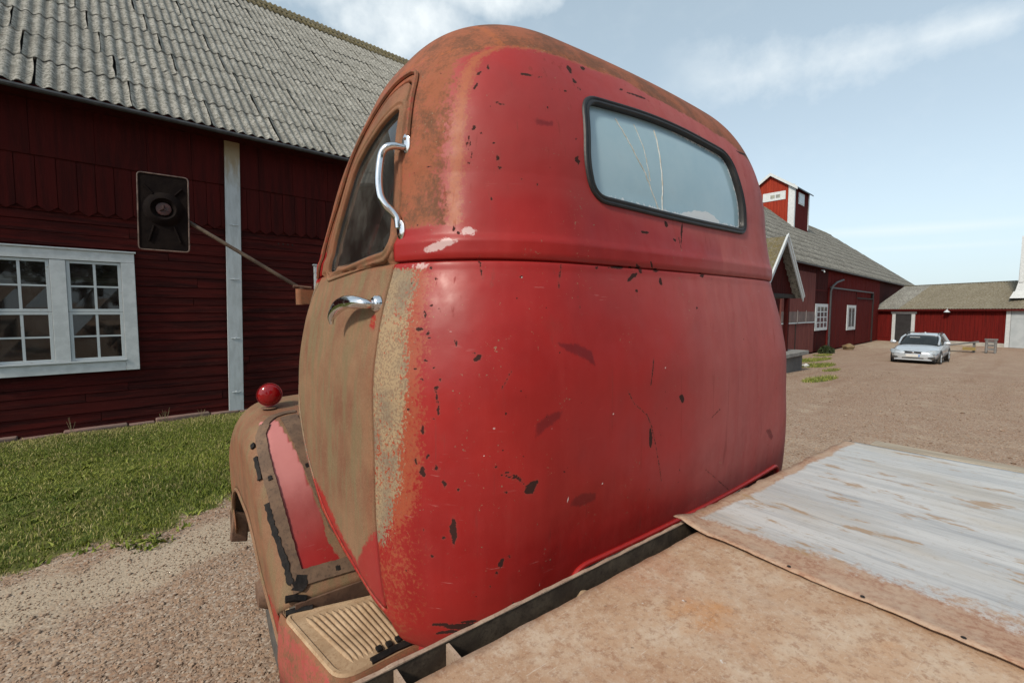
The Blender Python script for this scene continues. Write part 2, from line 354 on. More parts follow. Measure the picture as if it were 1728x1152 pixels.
WHITE_WORN = (lambda t: t.done(t.mix(t.ramp(t.noise(28, 6, .75), .60, .68), (.46, .50, .52), (.26, .21, .15)), .65, 0, t.bump(t.noise(40, 5), .3, .004)))(NT('flaking_white_paint'))
def roof_mat(name, a, b, spotdark, moss=.0, sc=1):
    t = NT(name); r = t.rnd(); off = t.N.new('ShaderNodeCombineXYZ'); t.L.new(t.math('MULTIPLY', r, 53.0), off.inputs[0]); t.L.new(t.math('MULTIPLY', r, 17.0), off.inputs[1])
    v = t.map((1, 1, 1), loc=off.outputs[0])
    n1 = t.noise(3*sc, 6, .65, vec=v); n2 = t.noise(24*sc, 6, .75, vec=v); n3 = t.noise(60*sc, 4, .8, vec=v)
    c = t.mix(t.ramp(n1, .32, .68), a, b)
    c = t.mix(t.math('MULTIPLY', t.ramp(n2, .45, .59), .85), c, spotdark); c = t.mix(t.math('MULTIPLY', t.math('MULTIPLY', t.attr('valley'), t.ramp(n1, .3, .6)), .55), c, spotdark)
    c = t.mix(t.math('MULTIPLY', t.ramp(n3, .54, .66), .75), c, (.46, .45, .40))
    c = t.mix(t.math('MULTIPLY', t.math('MULTIPLY', t.ramp(n2, .60, .68), t.ramp(n1, .5, .6)), .5), c, (.30, .19, .08))
    if moss: c = t.mix(t.math('MULTIPLY', t.ramp(t.noise(9, 6, .7, vec=v), .42, .6), moss), c, (.15, .115, .03))
    c = t.mix(t.math('MULTIPLY', r, .25), c, tuple(.65*x for x in b))
    return t.done(c, .95, 0, t.bump(t.math('ADD', n2, n3), .9, .016), .1)
ROOF = roof_mat('lichened_cement_sheet', (.41, .40, .36), (.285, .28, .25), (.095, .09, .076))
ROOF_FAR = roof_mat('pale_cement_sheet', (.29, .285, .255), (.20, .195, .175), (.09, .087, .076), 0, .35)
ROOF_WING = roof_mat('tan_cement_sheet', (.22, .20, .155), (.17, .15, .115), (.12, .105, .075), .2, .35)
ROOF_MOSS = roof_mat('mossy_cement_sheet', (.20, .18, .13), (.13, .11, .07), (.06, .05, .03), .55)
DARK = simple('dark_interior', (.012, .010, .009), (.02, .017, .015), 3, .9)
GUTTER = simple('black_gutter', (.03, .032, .035), (.05, .052, .055), 10, .5, .2)
CONCRETE = simple('old_concrete', (.24, .23, .215), (.15, .145, .135), 3, .9, 0, .3, 30)
STONE = simple('foundation_stone', (.22, .13, .11), (.13, .09, .075), 4, .9, 0, .5, 20)

def ground_mat():
    t = NT('gravel_yard'); P = t.tc.outputs['Object']
    big = t.noise(.35, 5, .6); mid = t.noise(2.2, 6, .65); f1 = t.noise(38, 5, .75); f2 = t.noise(120, 3, .7)
    vor = t.voronoi(70, out=1); vd = t.voronoi(70, out=0)
    base = t.mix(t.ramp(mid, .35, .68), (.26, .165, .108), (.355, .255, .18))
    base = t.mix(t.ramp(big, .42, .66), base, (.28, .175, .118))
    sep = t.N.new('ShaderNodeSeparateColor'); t.L.new(vor, sep.inputs[0])
    stone = t.mix(sep.outputs[0], (.12, .075, .052), (.44, .37, .30))
    c = t.mix(t.math('MULTIPLY', t.ramp(sep.outputs[1], .3, .55), .75), base, stone)
    c = t.mix(t.math('MULTIPLY', t.ramp(f1, .5, .75), .35), c, (.18, .125, .095))
    g = t.attr('green'); gm = t.ramp(t.math('ADD', g, t.math('MULTIPLY', t.math('SUBTRACT', t.noise(7, 7, .75), .5), 1.5)), .42, .62)
    c = t.mix(gm, c, t.mix(t.ramp(t.noise(12, 5), .35, .65), (.060, .085, .018), (.12, .125, .035)))
    s = t.attr('sand'); sm = t.ramp(t.math('ADD', s, t.math('MULTIPLY', t.math('SUBTRACT', mid, .5), 1.3)), .4, .75)
    c = t.mix(t.math('MULTIPLY', sm, .75), c, (.38, .315, .235))
    rt = t.noise(.9, 5, .6, stretch=(.10, 1, 1)); c = t.mix(t.math('MULTIPLY', t.ramp(rt, .5, .72), .45), c, (.20, .115, .075))
    h = t.math('ADD', t.math('MULTIPLY', f1, .6), t.math('MULTIPLY', t.math('SUBTRACT', 1.0, vd), .7))
    return t.done(c, .95, 0, t.bump(t.math('ADD', h, t.math('MULTIPLY', f2, .3)), .4, .014), .12)
GROUND = ground_mat()

# ------------------------------------------------------------------ TRUCK (local frame: x = across, y = forward, z = up)
truck = empty('flatbed_truck', (0, 0, 0), TRUCK_ROT)
tag(truck, 'old rusty red flatbed truck with rounded cab and bare steel loading bed', 'truck')
UC = 1.324
_w = [.800, .810, .828, .865, .925, 1.03, 1.25, 1.45, 1.60, 1.70, 1.745, 1.7665, 1.770, 1.7735, 1.790, 1.812, 1.835, 1.87, 1.93, 2.00]
_h = [.80, .865, .905, .930, .944, .948, .946, .940, .920, .896, .884, .879, .867, .879, .881, .881, .875, .873, .8675, .861]
_b = [.90, .855, .820, .797, .780, .766, .750, .752, .770, .788, .797, .800, .811, .800, .796, .796, .802, .809, .818, .825]
ROOF_W0, RZ, RX, RY, RNE = 1.98, .531, .312, .356, 2.07
VF = 2.02
def cab_prof(t):
    """t<=ROOF_W0: height itself; above: ROOF_W0+phi, phi in 0..1 (quarter turn), then 1..2 flat top. -> w, half width, back v, corner r, front v"""
    t = np.asarray(t, float)
    h = smooth_curve(_w, _h, np.minimum(t, ROOF_W0)); b = smooth_curve(_w, _b, np.minimum(t, ROOF_W0))
    ww = np.minimum(t, ROOF_W0); fr = None
    ph = np.clip(t-ROOF_W0, 0, 1)*pi/2
    cp_ = np.maximum(np.cos(ph), 0)**(2/RNE); dz_ = RZ*np.sin(ph)**(2/RNE); ww = ww+dz_; h = h-RX*(1-cp_)-.060*dz_; b = b+RY*(1-cp_)+.03*dz_; fr = smooth_curve([.7, 1.3, 1.8, 1.92, 2.04, 2.11, 2.18, 2.28, 2.50], [2.02, 2.02, 1.97, 1.89, 1.80, 1.745, 1.685, 1.62, 1.60], ww)
    rc = .41-.25*(1-cp_)-.07*(1-smoothstep(.95, 1.35, ww))
    fr = np.maximum(fr, b+rc+.26)
    k = np.clip(t-ROOF_W0-1, 0, 1)
    ww = ww+.045*k*k*(3-2*k); h = h*(1-k); cb = (b+fr)/2; b = b+(cb-b)*k; fr = fr+(cb-fr)*k; rc = rc*(1-k)
    return ww, h, b, rc, fr
EXPN = 2.45
def ucx(W): return UC+.018*np.maximum(np.asarray(W, float)-1.75, 0)
def cab_point(t, a):
    """a in 0..1 runs: left side front -> left rear corner -> back -> right rear corner -> right side front -> front face -> close"""
    W, H, B, RC, FR = cab_prof(t); a = np.asarray(a, float)
    crown = .045*np.minimum(1, H/.8)
    rf = np.minimum(RC*.5, (FR-B)*.45); e5 = np.minimum(.05, (FR-B)*.15)
    u = np.zeros_like(a+t); v = np.zeros_like(a+t)
    def half(a):  # 0..0.5 : from front centre around the left to back centre
        # segments: front .0-.10, front corner .10-.16, side .16-.30, corner .30-.38, back .38-.5
        uu = np.zeros_like(a+t); vv = np.zeros_like(a+t)
        s = np.clip(a/.10, 0, 1); f = a <= .10
        uu = np.where(f, -(H-rf)*s, uu); vv = np.where(f, FR-e5*s*s, vv)
        s = np.clip((a-.10)/.06, 0, 1)*pi/2; f = (a > .10) & (a <= .16)
        uu = np.where(f, -(H-rf)-rf*np.sin(s)**(2/2.2), uu); vv = np.where(f, FR-e5-rf+rf*np.cos(s)**(2/2.2), vv)
        s = np.clip((a-.16)/.14, 0, 1); f = (a > .16) & (a <= .30)
        v0 = FR-e5-rf; v1 = B+crown+RC
        uu = np.where(f, -H+0*s, uu); vv = np.where(f, v0+(v1-v0)*s, vv)
        s = np.clip((a-.30)/.08, 0, 1)*pi/2; f = (a > .30) & (a <= .38)
        uu = np.where(f, -H+RC-RC*np.abs(np.cos(s))**(2/EXPN), uu); vv = np.where(f, B+RC-RC*np.abs(np.sin(s))**(2/EXPN)+crown*(uu/np.maximum(H, 1e-4))**2, vv)
        s = np.clip((a-.38)/.12, 0, 1); f = a > .38
        uu = np.where(f, -(H-RC)*(1-s), uu); vv = np.where(f, B+crown*(uu/np.maximum(H, 1e-4))**2, vv)
        return uu, vv
    l = half(np.minimum(a, 1-a)); u = ucx(W)+np.where(a <= .5, l[0], -l[0]); v = l[1]
    # notch pressed into the foot of the rear panel
    return u, v, W+0*a
def left_u(v, t):
    """cab side surface: u for given v and profile height"""
    W, H, B, RC, FR = cab_prof(t); c = .045*np.minimum(1, H/.8); vc = B+c+RC
    rf = RC*.5; vf = FR-.05-rf; q2 = np.clip((v-vf)/np.maximum(rf, 1e-4), 0, 1)
    x = H+0*v
    for _ in range(6):
        q = np.clip((B+RC+c*(x/H)**2-v)/np.maximum(RC, 1e-4), 0, 1); x = H-RC+RC*(1-q**EXPN)**(1/EXPN)
    return ucx(W)-x+rf-rf*(1-q2**2.2)**(1/2.2)
def back_v(u, t):
    W, H, B, RC, FR = cab_prof(t); c = .045*np.minimum(1, H/.8); x = np.abs(u-ucx(W)); xc = H-RC
    q = np.clip((x-xc)/RC, 0, 1)
    return B+RC-RC*(1-q**EXPN)**(1/EXPN)+c*(x/H)**2
def w_to_t(wv):
    wv = np.asarray(wv, float)
    s = np.clip((wv-ROOF_W0)/RZ, 0, 1)**(RNE/2)
    return np.where(wv <= ROOF_W0, wv, ROOF_W0+np.arcsin(s)/(pi/2))
def round_poly(pts, r, n=5):
    P = [np.array(p, float) for p in pts]; out = []; m = len(P)
    for i in range(m):
        p, a, b = P[i], P[i-1], P[(i+1) % m]; rr = r[i] if hasattr(r, '__len__') else r
        da = (a-p)/np.linalg.norm(a-p); db = (b-p)/np.linalg.norm(b-p)
        rr = min(rr, .49*np.linalg.norm(a-p), .49*np.linalg.norm(b-p))
        for k in range(n+1):
            s = k/n; out.append((1-s)**2*(p+da*rr)+2*s*(1-s)*p+s*s*(p+db*rr))
    return np.array(out)
def densify(poly, d=.012):
    out = []
    for i in range(len(poly)):
        a, b = poly[i], poly[(i+1) % len(poly)]; n = max(1, int(np.linalg.norm(b-a)/d))
        out += [a+(b-a)*k/n for k in range(n)]
    return np.array(out)
def poly_sd(P, poly):
    """signed distance (positive inside) and nearest point"""
    best = np.full(len(P), 1e9); near = np.zeros_like(P); inside = np.zeros(len(P), bool)
    for i in range(len(poly)):
        a, b = poly[i], poly[(i+1) % len(poly)]; e = b-a; L2 = e@e
        if L2 < 1e-14: continue
        s = np.clip(((P-a)@e)/L2, 0, 1); q = a+s[:, None]*e; d = np.linalg.norm(P-q, axis=1)
        m = d < best; best[m] = d[m]; near[m] = q[m]
        c = ((a[1] > P[:, 1]) != (b[1] > P[:, 1]))
        with np.errstate(divide='ignore', invalid='ignore'):
            x = (b[0]-a[0])*(P[:, 1]-a[1])/(b[1]-a[1])+a[0]
        inside ^= c & (P[:, 0] < x)
    return np.where(inside, best, -best), near
# outlines ----------------------------------------------------------------
DOOR_OUT = round_poly([(1.018, .930), (1.052, 1.12), (1.070, 1.33), (1.085, 1.545), (1.096, 1.77), (1.096, 1.95), (1.150, 2.266), (1.275, 2.250), (1.39, 2.172), (1.45, 2.105), (1.505, 2.03), (1.60, 1.915), (1.685, 1.775), (1.795, 1.66), (1.825, 1.485), (1.768, 1.272), (1.685, 1.163), (1.507, 1.033), (1.294, .985), (1.124, .965)],
                      [.012, .2, .2, .2, .1, .15, .04, .12, .15, .15, .15, .2, .03, .1, .14, .2, .2, .2, .2, .1])
WIN_DOOR = round_poly([(1.112, 1.80), (1.116, 1.95), (1.152, 2.188), (1.225, 2.170), (1.325, 2.132), (1.405, 2.085), (1.455, 2.015), (1.548, 1.895), (1.600, 1.772)], [.04, .1, .03, .1, .12, .1, .12, .2, .02])
WIN_BACK = round_poly([(.905, 1.945), (.880, 2.03), (.905, 2.215), (1.25, 2.240), (1.64, 2.213), (1.698, 2.04), (1.700, 1.938), (1.3, 1.932)], [.055, .2, .05, .3, .06, .2, .04, .4], 7)
def trim(V, F, P2, valid, poly, resurf, keep_inside=False):
    """cut a hole (or the outside) out of a grid patch and snap its rim to the outline"""
    sd, near = poly_sd(P2, poly); sd = np.where(valid, sd, -1.0)
    if keep_inside: sd = -sd
    cen = sd[F].mean(axis=1); okv = valid[F].all(axis=1)
    dele = (cen > 0) & (okv | keep_inside); keep = ~dele
    used_del = np.zeros(len(V), bool); used_del[F[dele].ravel()] = True
    used_keep = np.zeros(len(V), bool); used_keep[F[keep].ravel()] = True
    rim = used_del & used_keep & valid
    V = V.copy(); P2 = P2.copy(); P2[rim] = near[rim]; V[rim] = resurf(near[rim], V[rim])
    return V, F[keep], P2
def compact(V, F, *attrs):
    used = np.unique(F); mp = -np.ones(len(V), int); mp[used] = np.arange(len(used))
    return (V[used], mp[F])+tuple(a[used] for a in attrs)
def grid_faces(nr, nc, wrap=False):
    i = np.arange(nr-1)[:, None]*nc; j = np.arange(nc if wrap else nc-1)[None, :]; j2 = (j+1) % nc
    return np.stack([i+j, i+j2, i+nc+j2, i+nc+j], -1).reshape(-1, 4)
def set_attr(me, name, val):
    if name == 'brown':
        for e_ in ('deep', 'fleck', 'chip'):
            if e_ not in me.attributes: me.attributes.new(e_, 'FLOAT', 'POINT').data.foreach_set('value', np.full(len(me.vertices), -.1, np.float32))
    if name in me.attributes:
        me.attributes[name].data.foreach_set('value', np.asarray(val, np.float32)); return
    a = me.attributes.new(name, 'FLOAT', 'POINT'); a.data.foreach_set('value', np.asarray(val, np.float32))
# paint maps: where rust, primer, bare metal, chips and painted sky sheen lie on the skin (metres on the surface) -------
def nz2(P, sc, seed=0):
    r = np.random.default_rng(seed); out = np.zeros(len(P))
    for k in range(6):
        d = r.normal(size=P.shape[1]); d /= np.linalg.norm(d); f = sc*(.6+1.2*r.random()); out += np.sin(P@d*f+r.random()*6.28)/6
    return out
CHIPS_BACK = [[(0.646,2.24),(0.645,2.238),(0.641,2.231),(0.636,2.229),(0.635,2.231),(0.639,2.236),(0.642,2.24)],[(0.633,2.21),(0.631,2.206),(0.63,2.201),(0.626,2.194),(0.623,2.189),(0.62,2.187),(0.621,2.189),(0.621,2.192),(0.625,2.199),(0.627,2.203),(0.632,2.208)],[(0.66,2.24),(0.659,2.245),(0.66,2.254),(0.664,2.258),(0.666,2.262),(0.665,2.254),(0.662,2.247)],[(0.754,2.238),(0.756,2.236),(0.748,2.236),(0.74,2.236),(0.73,2.236),(0.728,2.238),(0.726,2.24),(0.737,2.242),(0.742,2.242),(0.75,2.242),(0.76,2.24)],[(0.785,2.24),(0.779,2.238),(0.773,2.236),(0.77,2.236),(0.768,2.238),(0.774,2.24),(0.779,2.24)],[(0.886,2.282),(0.882,2.279),(0.883,2.286),(0.88,2.29),(0.878,2.296),(0.883,2.304),(0.888,2.31),(0.891,2.306),(0.895,2.302),(0.893,2.292),(0.891,2.282)],[(0.89,2.249),(0.885,2.251),(0.882,2.256),(0.883,2.265),(0.888,2.267),(0.892,2.262),(0.896,2.256)],[(0.898,2.233),(0.892,2.231),(0.893,2.238),(0.894,2.242),(0.9,2.245),(0.903,2.242),(0.902,2.236)],[(0.954,2.318),(0.948,2.312),(0.94,2.314),(0.94,2.32),(0.943,2.324),(0.953,2.328),(0.96,2.324)],[(0.848,2.217),(0.847,2.213),(0.843,2.213),(0.84,2.213),(0.84,2.215),(0.845,2.22),(0.848,2.22)],[(0.672,2.148),(0.674,2.145),(0.664,2.145),(0.66,2.148),(0.654,2.15),(0.654,2.153),(0.652,2.153),(0.655,2.155),(0.661,2.153),(0.665,2.15),(0.667,2.148)],[(0.607,2.092),(0.607,2.089),(0.605,2.081),(0.601,2.079),(0.599,2.081),(0.602,2.087),(0.605,2.092)],[(0.593,2.042),(0.594,2.044),(0.592,2.05),(0.591,2.058),(0.593,2.066),(0.593,2.068),(0.593,2.068),(0.595,2.066),(0.595,2.058),(0.594,2.05),(0.595,2.042)],[(0.588,2.031),(0.588,2.033),(0.587,2.039),(0.587,2.044),(0.586,2.05),(0.588,2.05),(0.589,2.052),(0.59,2.05),(0.589,2.044),(0.589,2.039),(0.588,2.033)],[(0.592,2.012),(0.592,2.017),(0.593,2.023),(0.593,2.028),(0.595,2.025),(0.595,2.023),(0.594,2.014)],[(0.642,1.998),(0.643,2.003),(0.64,2.006),(0.641,2.012),(0.642,2.017),(0.642,2.02),(0.644,2.02),(0.644,2.017),(0.646,2.012),(0.646,2.009),(0.643,2.003)],[(0.851,2.02),(0.847,2.025),(0.843,2.028),(0.839,2.033),(0.844,2.039),(0.849,2.044),(0.849,2.047),(0.853,2.042),(0.852,2.036),(0.857,2.031),(0.851,2.023)],[(0.694,1.963),(0.694,1.963),(0.691,1.963),(0.688,1.965),(0.688,1.967),(0.691,1.967),(0.694,1.965)],[(0.73,1.952),(0.727,1.952),(0.728,1.955),(0.728,1.957),(0.731,1.957),(0.731,1.955),(0.73,1.952)],[(1.204,2.302),(1.209,2.3),(1.183,2.296),(1.154,2.294),(1.135,2.294),(1.11,2.292),(1.117,2.296),(1.13,2.298),(1.161,2.302),(1.184,2.304),(1.202,2.304)],[(1.098,2.298),(1.09,2.294),(1.083,2.292),(1.079,2.294),(1.081,2.296),(1.089,2.3),(1.098,2.302)],[(1.11,1.873),(1.105,1.871),(1.102,1.87),(1.091,1.87),(1.079,1.87),(1.078,1.871),(1.074,1.875),(1.081,1.876),(1.094,1.876),(1.104,1.876),(1.114,1.876)],[(1.202,1.898),(1.193,1.901),(1.19,1.908),(1.193,1.917),(1.199,1.917),(1.205,1.913),(1.208,1.905)],[(1.263,1.855),(1.26,1.851),(1.268,1.873),(1.269,1.888),(1.275,1.905),(1.281,1.92),(1.284,1.92),(1.284,1.908),(1.278,1.888),(1.272,1.873),(1.264,1.851)],[(1.24,1.858),(1.235,1.858),(1.228,1.861),(1.225,1.866),(1.228,1.868),(1.237,1.866),(1.241,1.86)],[(0.547,1.836),(0.546,1.838),(0.547,1.845),(0.547,1.848),(0.549,1.85),(0.55,1.845),(0.55,1.84)],[(1.876,2.267),(1.866,2.262),(1.811,2.254),(1.776,2.249),(1.753,2.251),(1.744,2.254),(1.746,2.256),(1.778,2.258),(1.802,2.262),(1.855,2.271),(1.854,2.267)],[(1.009,1.769),(0.992,1.766),(0.981,1.763),(0.962,1.763),(0.946,1.763),(0.933,1.764),(0.95,1.768),(0.962,1.771),(0.975,1.771),(0.989,1.771),(0.999,1.771)],[(1.041,1.771),(1.026,1.766),(1.023,1.768),(1.025,1.769),(1.024,1.771),(1.02,1.773),(1.027,1.773)],[(1.069,1.756),(1.061,1.756),(1.055,1.761),(1.055,1.768),(1.045,1.774),(1.044,1.776),(1.043,1.781),(1.05,1.779),(1.065,1.773),(1.071,1.768),(1.068,1.761)],[(1.048,1.756),(1.049,1.753),(1.043,1.746),(1.027,1.739),(1.012,1.731),(1.004,1.731),(1.003,1.734),(1.01,1.739),(1.019,1.746),(1.033,1.754),(1.044,1.756)],[(1.122,1.768),(1.126,1.771),(1.11,1.776),(1.104,1.783),(1.102,1.79),(1.104,1.791),(1.105,1.793),(1.107,1.79),(1.112,1.784),(1.118,1.774),(1.119,1.773)],[(1.157,1.769),(1.136,1.763),(1.125,1.763),(1.118,1.764),(1.135,1.769),(1.127,1.773),(1.138,1.773)],[(1.152,1.724),(1.144,1.728),(1.142,1.738),(1.146,1.746),(1.154,1.746),(1.156,1.738),(1.157,1.729)],[(0.896,1.763),(0.894,1.761),(0.891,1.759),(0.888,1.761),(0.889,1.764),(0.892,1.764),(0.897,1.766)],[(1.374,1.756),(1.368,1.758),(1.359,1.763),(1.378,1.769),(1.365,1.773),(1.391,1.769),(1.38,1.759)],[(0.759,1.703),(0.762,1.713),(0.765,1.723),(0.769,1.739),(0.773,1.758),(0.778,1.763),(0.779,1.766),(0.775,1.751),(0.773,1.741),(0.768,1.723),(0.764,1.719)],[(1.041,1.708),(1.039,1.704),(1.033,1.703),(1.03,1.706),(1.03,1.708),(1.035,1.709),(1.04,1.709)],[(0.561,1.552),(0.558,1.549),(0.557,1.544),(0.552,1.541),(0.547,1.537),(0.545,1.537),(0.545,1.541),(0.543,1.542),(0.547,1.549),(0.551,1.551),(0.556,1.554)],[(0.519,1.574),(0.516,1.572),(0.517,1.576),(0.516,1.582),(0.517,1.587),(0.519,1.589),(0.52,1.591),(0.519,1.589),(0.52,1.582),(0.519,1.577),(0.518,1.572)],[(0.55,1.556),(0.547,1.554),(0.545,1.554),(0.543,1.556),(0.543,1.557),(0.546,1.557),(0.548,1.557)],[(1.207,1.378),(1.201,1.383),(1.196,1.388),(1.191,1.393),(1.189,1.402),(1.196,1.404),(1.203,1.405),(1.208,1.4),(1.214,1.393),(1.214,1.387),(1.211,1.383)],[(0.441,1.303),(0.439,1.303),(0.439,1.305),(0.438,1.31),(0.438,1.313),(0.437,1.317),(0.438,1.317),(0.44,1.317),(0.441,1.312),(0.442,1.307),(0.442,1.303)],[(0.449,1.277),(0.448,1.278),(0.446,1.282),(0.445,1.288),(0.447,1.295),(0.447,1.298),(0.448,1.302),(0.451,1.298),(0.451,1.292),(0.453,1.285),(0.452,1.278)],[(0.46,1.33),(0.46,1.327),(0.458,1.322),(0.457,1.318),(0.455,1.318),(0.457,1.323),(0.458,1.328)],[(0.47,1.292),(0.468,1.295),(0.468,1.3),(0.468,1.305),(0.47,1.307),(0.472,1.302),(0.471,1.293)],[(0.482,1.258),(0.48,1.256),(0.48,1.263),(0.478,1.267),(0.478,1.272),(0.48,1.273),(0.482,1.273),(0.482,1.273),(0.484,1.268),(0.484,1.263),(0.482,1.258)],[(0.659,1.263),(0.659,1.253),(0.662,1.248),(0.659,1.24),(0.653,1.233),(0.647,1.235),(0.638,1.235),(0.635,1.241),(0.641,1.251),(0.647,1.26),(0.653,1.26)],[(0.632,1.267),(0.632,1.265),(0.624,1.27),(0.615,1.275),(0.607,1.282),(0.607,1.282),(0.602,1.288),(0.61,1.283),(0.618,1.28),(0.627,1.273),(0.632,1.268)],[(0.607,1.287),(0.604,1.285),(0.596,1.287),(0.594,1.288),(0.591,1.29),(0.596,1.292),(0.604,1.288)],[(0.669,1.265),(0.669,1.26),(0.669,1.256),(0.665,1.253),(0.659,1.248),(0.656,1.248),(0.653,1.251),(0.656,1.255),(0.656,1.26),(0.662,1.263),(0.666,1.263)],[(0.492,1.126),(0.49,1.136),(0.488,1.153),(0.486,1.17),(0.49,1.18),(0.492,1.191),(0.494,1.196),(0.496,1.185),(0.498,1.168),(0.498,1.15),(0.494,1.138)],[(0.478,1.146),(0.477,1.143),(0.475,1.143),(0.473,1.143),(0.473,1.146),(0.475,1.148),(0.477,1.148)],[(0.589,1.093),(0.589,1.089),(0.589,1.084),(0.588,1.076),(0.583,1.074),(0.581,1.069),(0.578,1.073),(0.575,1.076),(0.578,1.083),(0.581,1.089),(0.586,1.093)],[(0.581,1.069),(0.581,1.068),(0.578,1.063),(0.575,1.056),(0.573,1.054),(0.573,1.051),(0.57,1.053),(0.573,1.054),(0.573,1.059),(0.575,1.066),(0.578,1.066)],[(0.605,1.093),(0.605,1.091),(0.602,1.091),(0.599,1.093),(0.597,1.096),(0.602,1.096),(0.605,1.094)],[(0.537,0.932),(0.529,0.929),(0.52,0.926),(0.501,0.926),(0.489,0.927),(0.481,0.931),(0.472,0.932),(0.491,0.937),(0.5,0.942),(0.521,0.942),(0.542,0.937)],[(0.494,0.939),(0.492,0.937),(0.485,0.936),(0.472,0.934),(0.46,0.932),(0.457,0.932),(0.46,0.936),(0.461,0.939),(0.473,0.941),(0.485,0.941),(0.494,0.941)],[(0.502,0.921),(0.508,0.919),(0.494,0.916),(0.481,0.912),(0.471,0.909),(0.464,0.909),(0.467,0.912),(0.47,0.916),(0.482,0.921),(0.493,0.924),(0.505,0.924)],[(0.541,0.947),(0.539,0.944),(0.532,0.942),(0.519,0.941),(0.513,0.942),(0.5,0.942),(0.502,0.944),(0.512,0.947),(0.519,0.949),(0.527,0.949),(0.534,0.949)],[(0.524,0.884),(0.525,0.879),(0.521,0.879),(0.518,0.882),(0.516,0.887),(0.52,0.889),(0.522,0.889)],[(0.452,1.373),(0.452,1.373),(0.45,1.378),(0.451,1.385),(0.452,1.39),(0.452,1.395),(0.454,1.395),(0.454,1.392),(0.454,1.385),(0.455,1.378),(0.453,1.375)],[(0.471,1.41),(0.471,1.41),(0.47,1.409),(0.468,1.41),(0.468,1.412),(0.47,1.412),(0.471,1.412)],[(0.459,1.101),(0.457,1.099),(0.455,1.098),(0.454,1.099),(0.454,1.101),(0.455,1.103),(0.457,1.103)],[(0.446,1.16),(0.446,1.156),(0.445,1.156),(0.443,1.158),(0.443,1.16),(0.445,1.161),(0.446,1.161)],[(0.513,1.434),(0.511,1.434),(0.511,1.432),(0.509,1.434),(0.509,1.435),(0.511,1.435),(0.511,1.435)],[(0.468,1.537),(0.466,1.537),(0.464,1.537),(0.463,1.539),(0.463,1.541),(0.465,1.541),(0.468,1.539)],[(0.451,1.519),(0.45,1.519),(0.448,1.517),(0.445,1.519),(0.446,1.52),(0.447,1.522),(0.45,1.52)],[(0.479,1.589),(0.477,1.587),(0.476,1.587),(0.475,1.589),(0.475,1.591),(0.476,1.591),(0.478,1.591)],[(0.457,1.495),(0.457,1.494),(0.454,1.495),(0.454,1.497),(0.454,1.499),(0.456,1.499),(0.457,1.497)],[(0.435,1.424),(0.433,1.425),(0.432,1.429),(0.434,1.43),(0.435,1.43),(0.435,1.429),(0.436,1.425)],[(1.065,1.297),(1.061,1.273),(1.056,1.273),(1.051,1.283),(1.05,1.317),(1.055,1.332),(1.06,1.317)],[(1.322,1.659),(1.319,1.658),(1.315,1.656),(1.312,1.658),(1.313,1.661),(1.316,1.663),(1.322,1.663)],[(0.67,1.731),(0.67,1.728),(0.667,1.728),(0.664,1.729),(0.665,1.733),(0.669,1.734),(0.671,1.733)],[(0.625,1.915),(0.625,1.913),(0.622,1.911),(0.622,1.913),(0.62,1.915),(0.623,1.917),(0.625,1.915)],[(0.479,1.524),(0.477,1.522),(0.477,1.522),(0.475,1.522),(0.475,1.524),(0.477,1.525),(0.479,1.525)],[(0.484,1.499),(0.484,1.495),(0.482,1.495),(0.481,1.497),(0.481,1.499),(0.483,1.5),(0.485,1.5)],[(0.509,1.753),(0.507,1.751),(0.506,1.749),(0.504,1.751),(0.505,1.754),(0.507,1.756),(0.508,1.754)],[(0.511,1.726),(0.509,1.724),(0.508,1.723),(0.507,1.726),(0.508,1.728),(0.508,1.729),(0.51,1.729)],[(0.504,1.658),(0.504,1.656),(0.502,1.654),(0.5,1.656),(0.501,1.658),(0.503,1.659),(0.504,1.658)],[(0.493,1.664),(0.49,1.661),(0.489,1.661),(0.488,1.663),(0.488,1.664),(0.49,1.666),(0.492,1.666)],[(0.476,1.636),(0.476,1.634),(0.476,1.641),(0.477,1.644),(0.477,1.649),(0.478,1.651),(0.478,1.651),(0.479,1.649),(0.48,1.644),(0.479,1.639),(0.478,1.637)],[(0.476,1.597),(0.474,1.597),(0.476,1.604),(0.477,1.609),(0.478,1.609),(0.479,1.604),(0.478,1.599)]]
DEEP = [[(0.727, 1.577), (0.795, 1.571), (0.841, 1.552), (0.85, 1.51), (0.809, 1.534), (0.757, 1.556)], [(0.661, 1.357), (0.666, 1.393), (0.696, 1.414), (0.739, 1.417), (0.731, 1.4), (0.695, 1.38)], [(0.763, 1.178), (0.768, 1.198), (0.805, 1.205), (0.85, 1.193), (0.847, 1.174), (0.798, 1.168)], [(1.773, 1.206), (1.818, 1.206), (1.861, 1.167), (1.838, 1.152)], [(0.732, 2.118), (0.787, 2.12), (0.785, 2.107), (0.738, 2.1)]]
FLECKS = [(0.754, 1.2, 0.0018, 0.0181), (0.683, 1.002, 0.0017, 0.0048), (0.67, 1.729, 0.002, 0.002), (0.869, 1.213, 0.0022, 0.0022), (0.708, 1.378, 0.0021, 0.0021), (0.573, 1.39, 0.002, 0.002), (0.906, 1.387, 0.0022, 0.0022), (0.76, 1.89, 0.0021, 0.0021), (0.512, 1.604, 0.0016, 0.0016), (0.552, 1.33, 0.0016, 0.0016), (1.123, 1.49, 0.0023, 0.0023)]
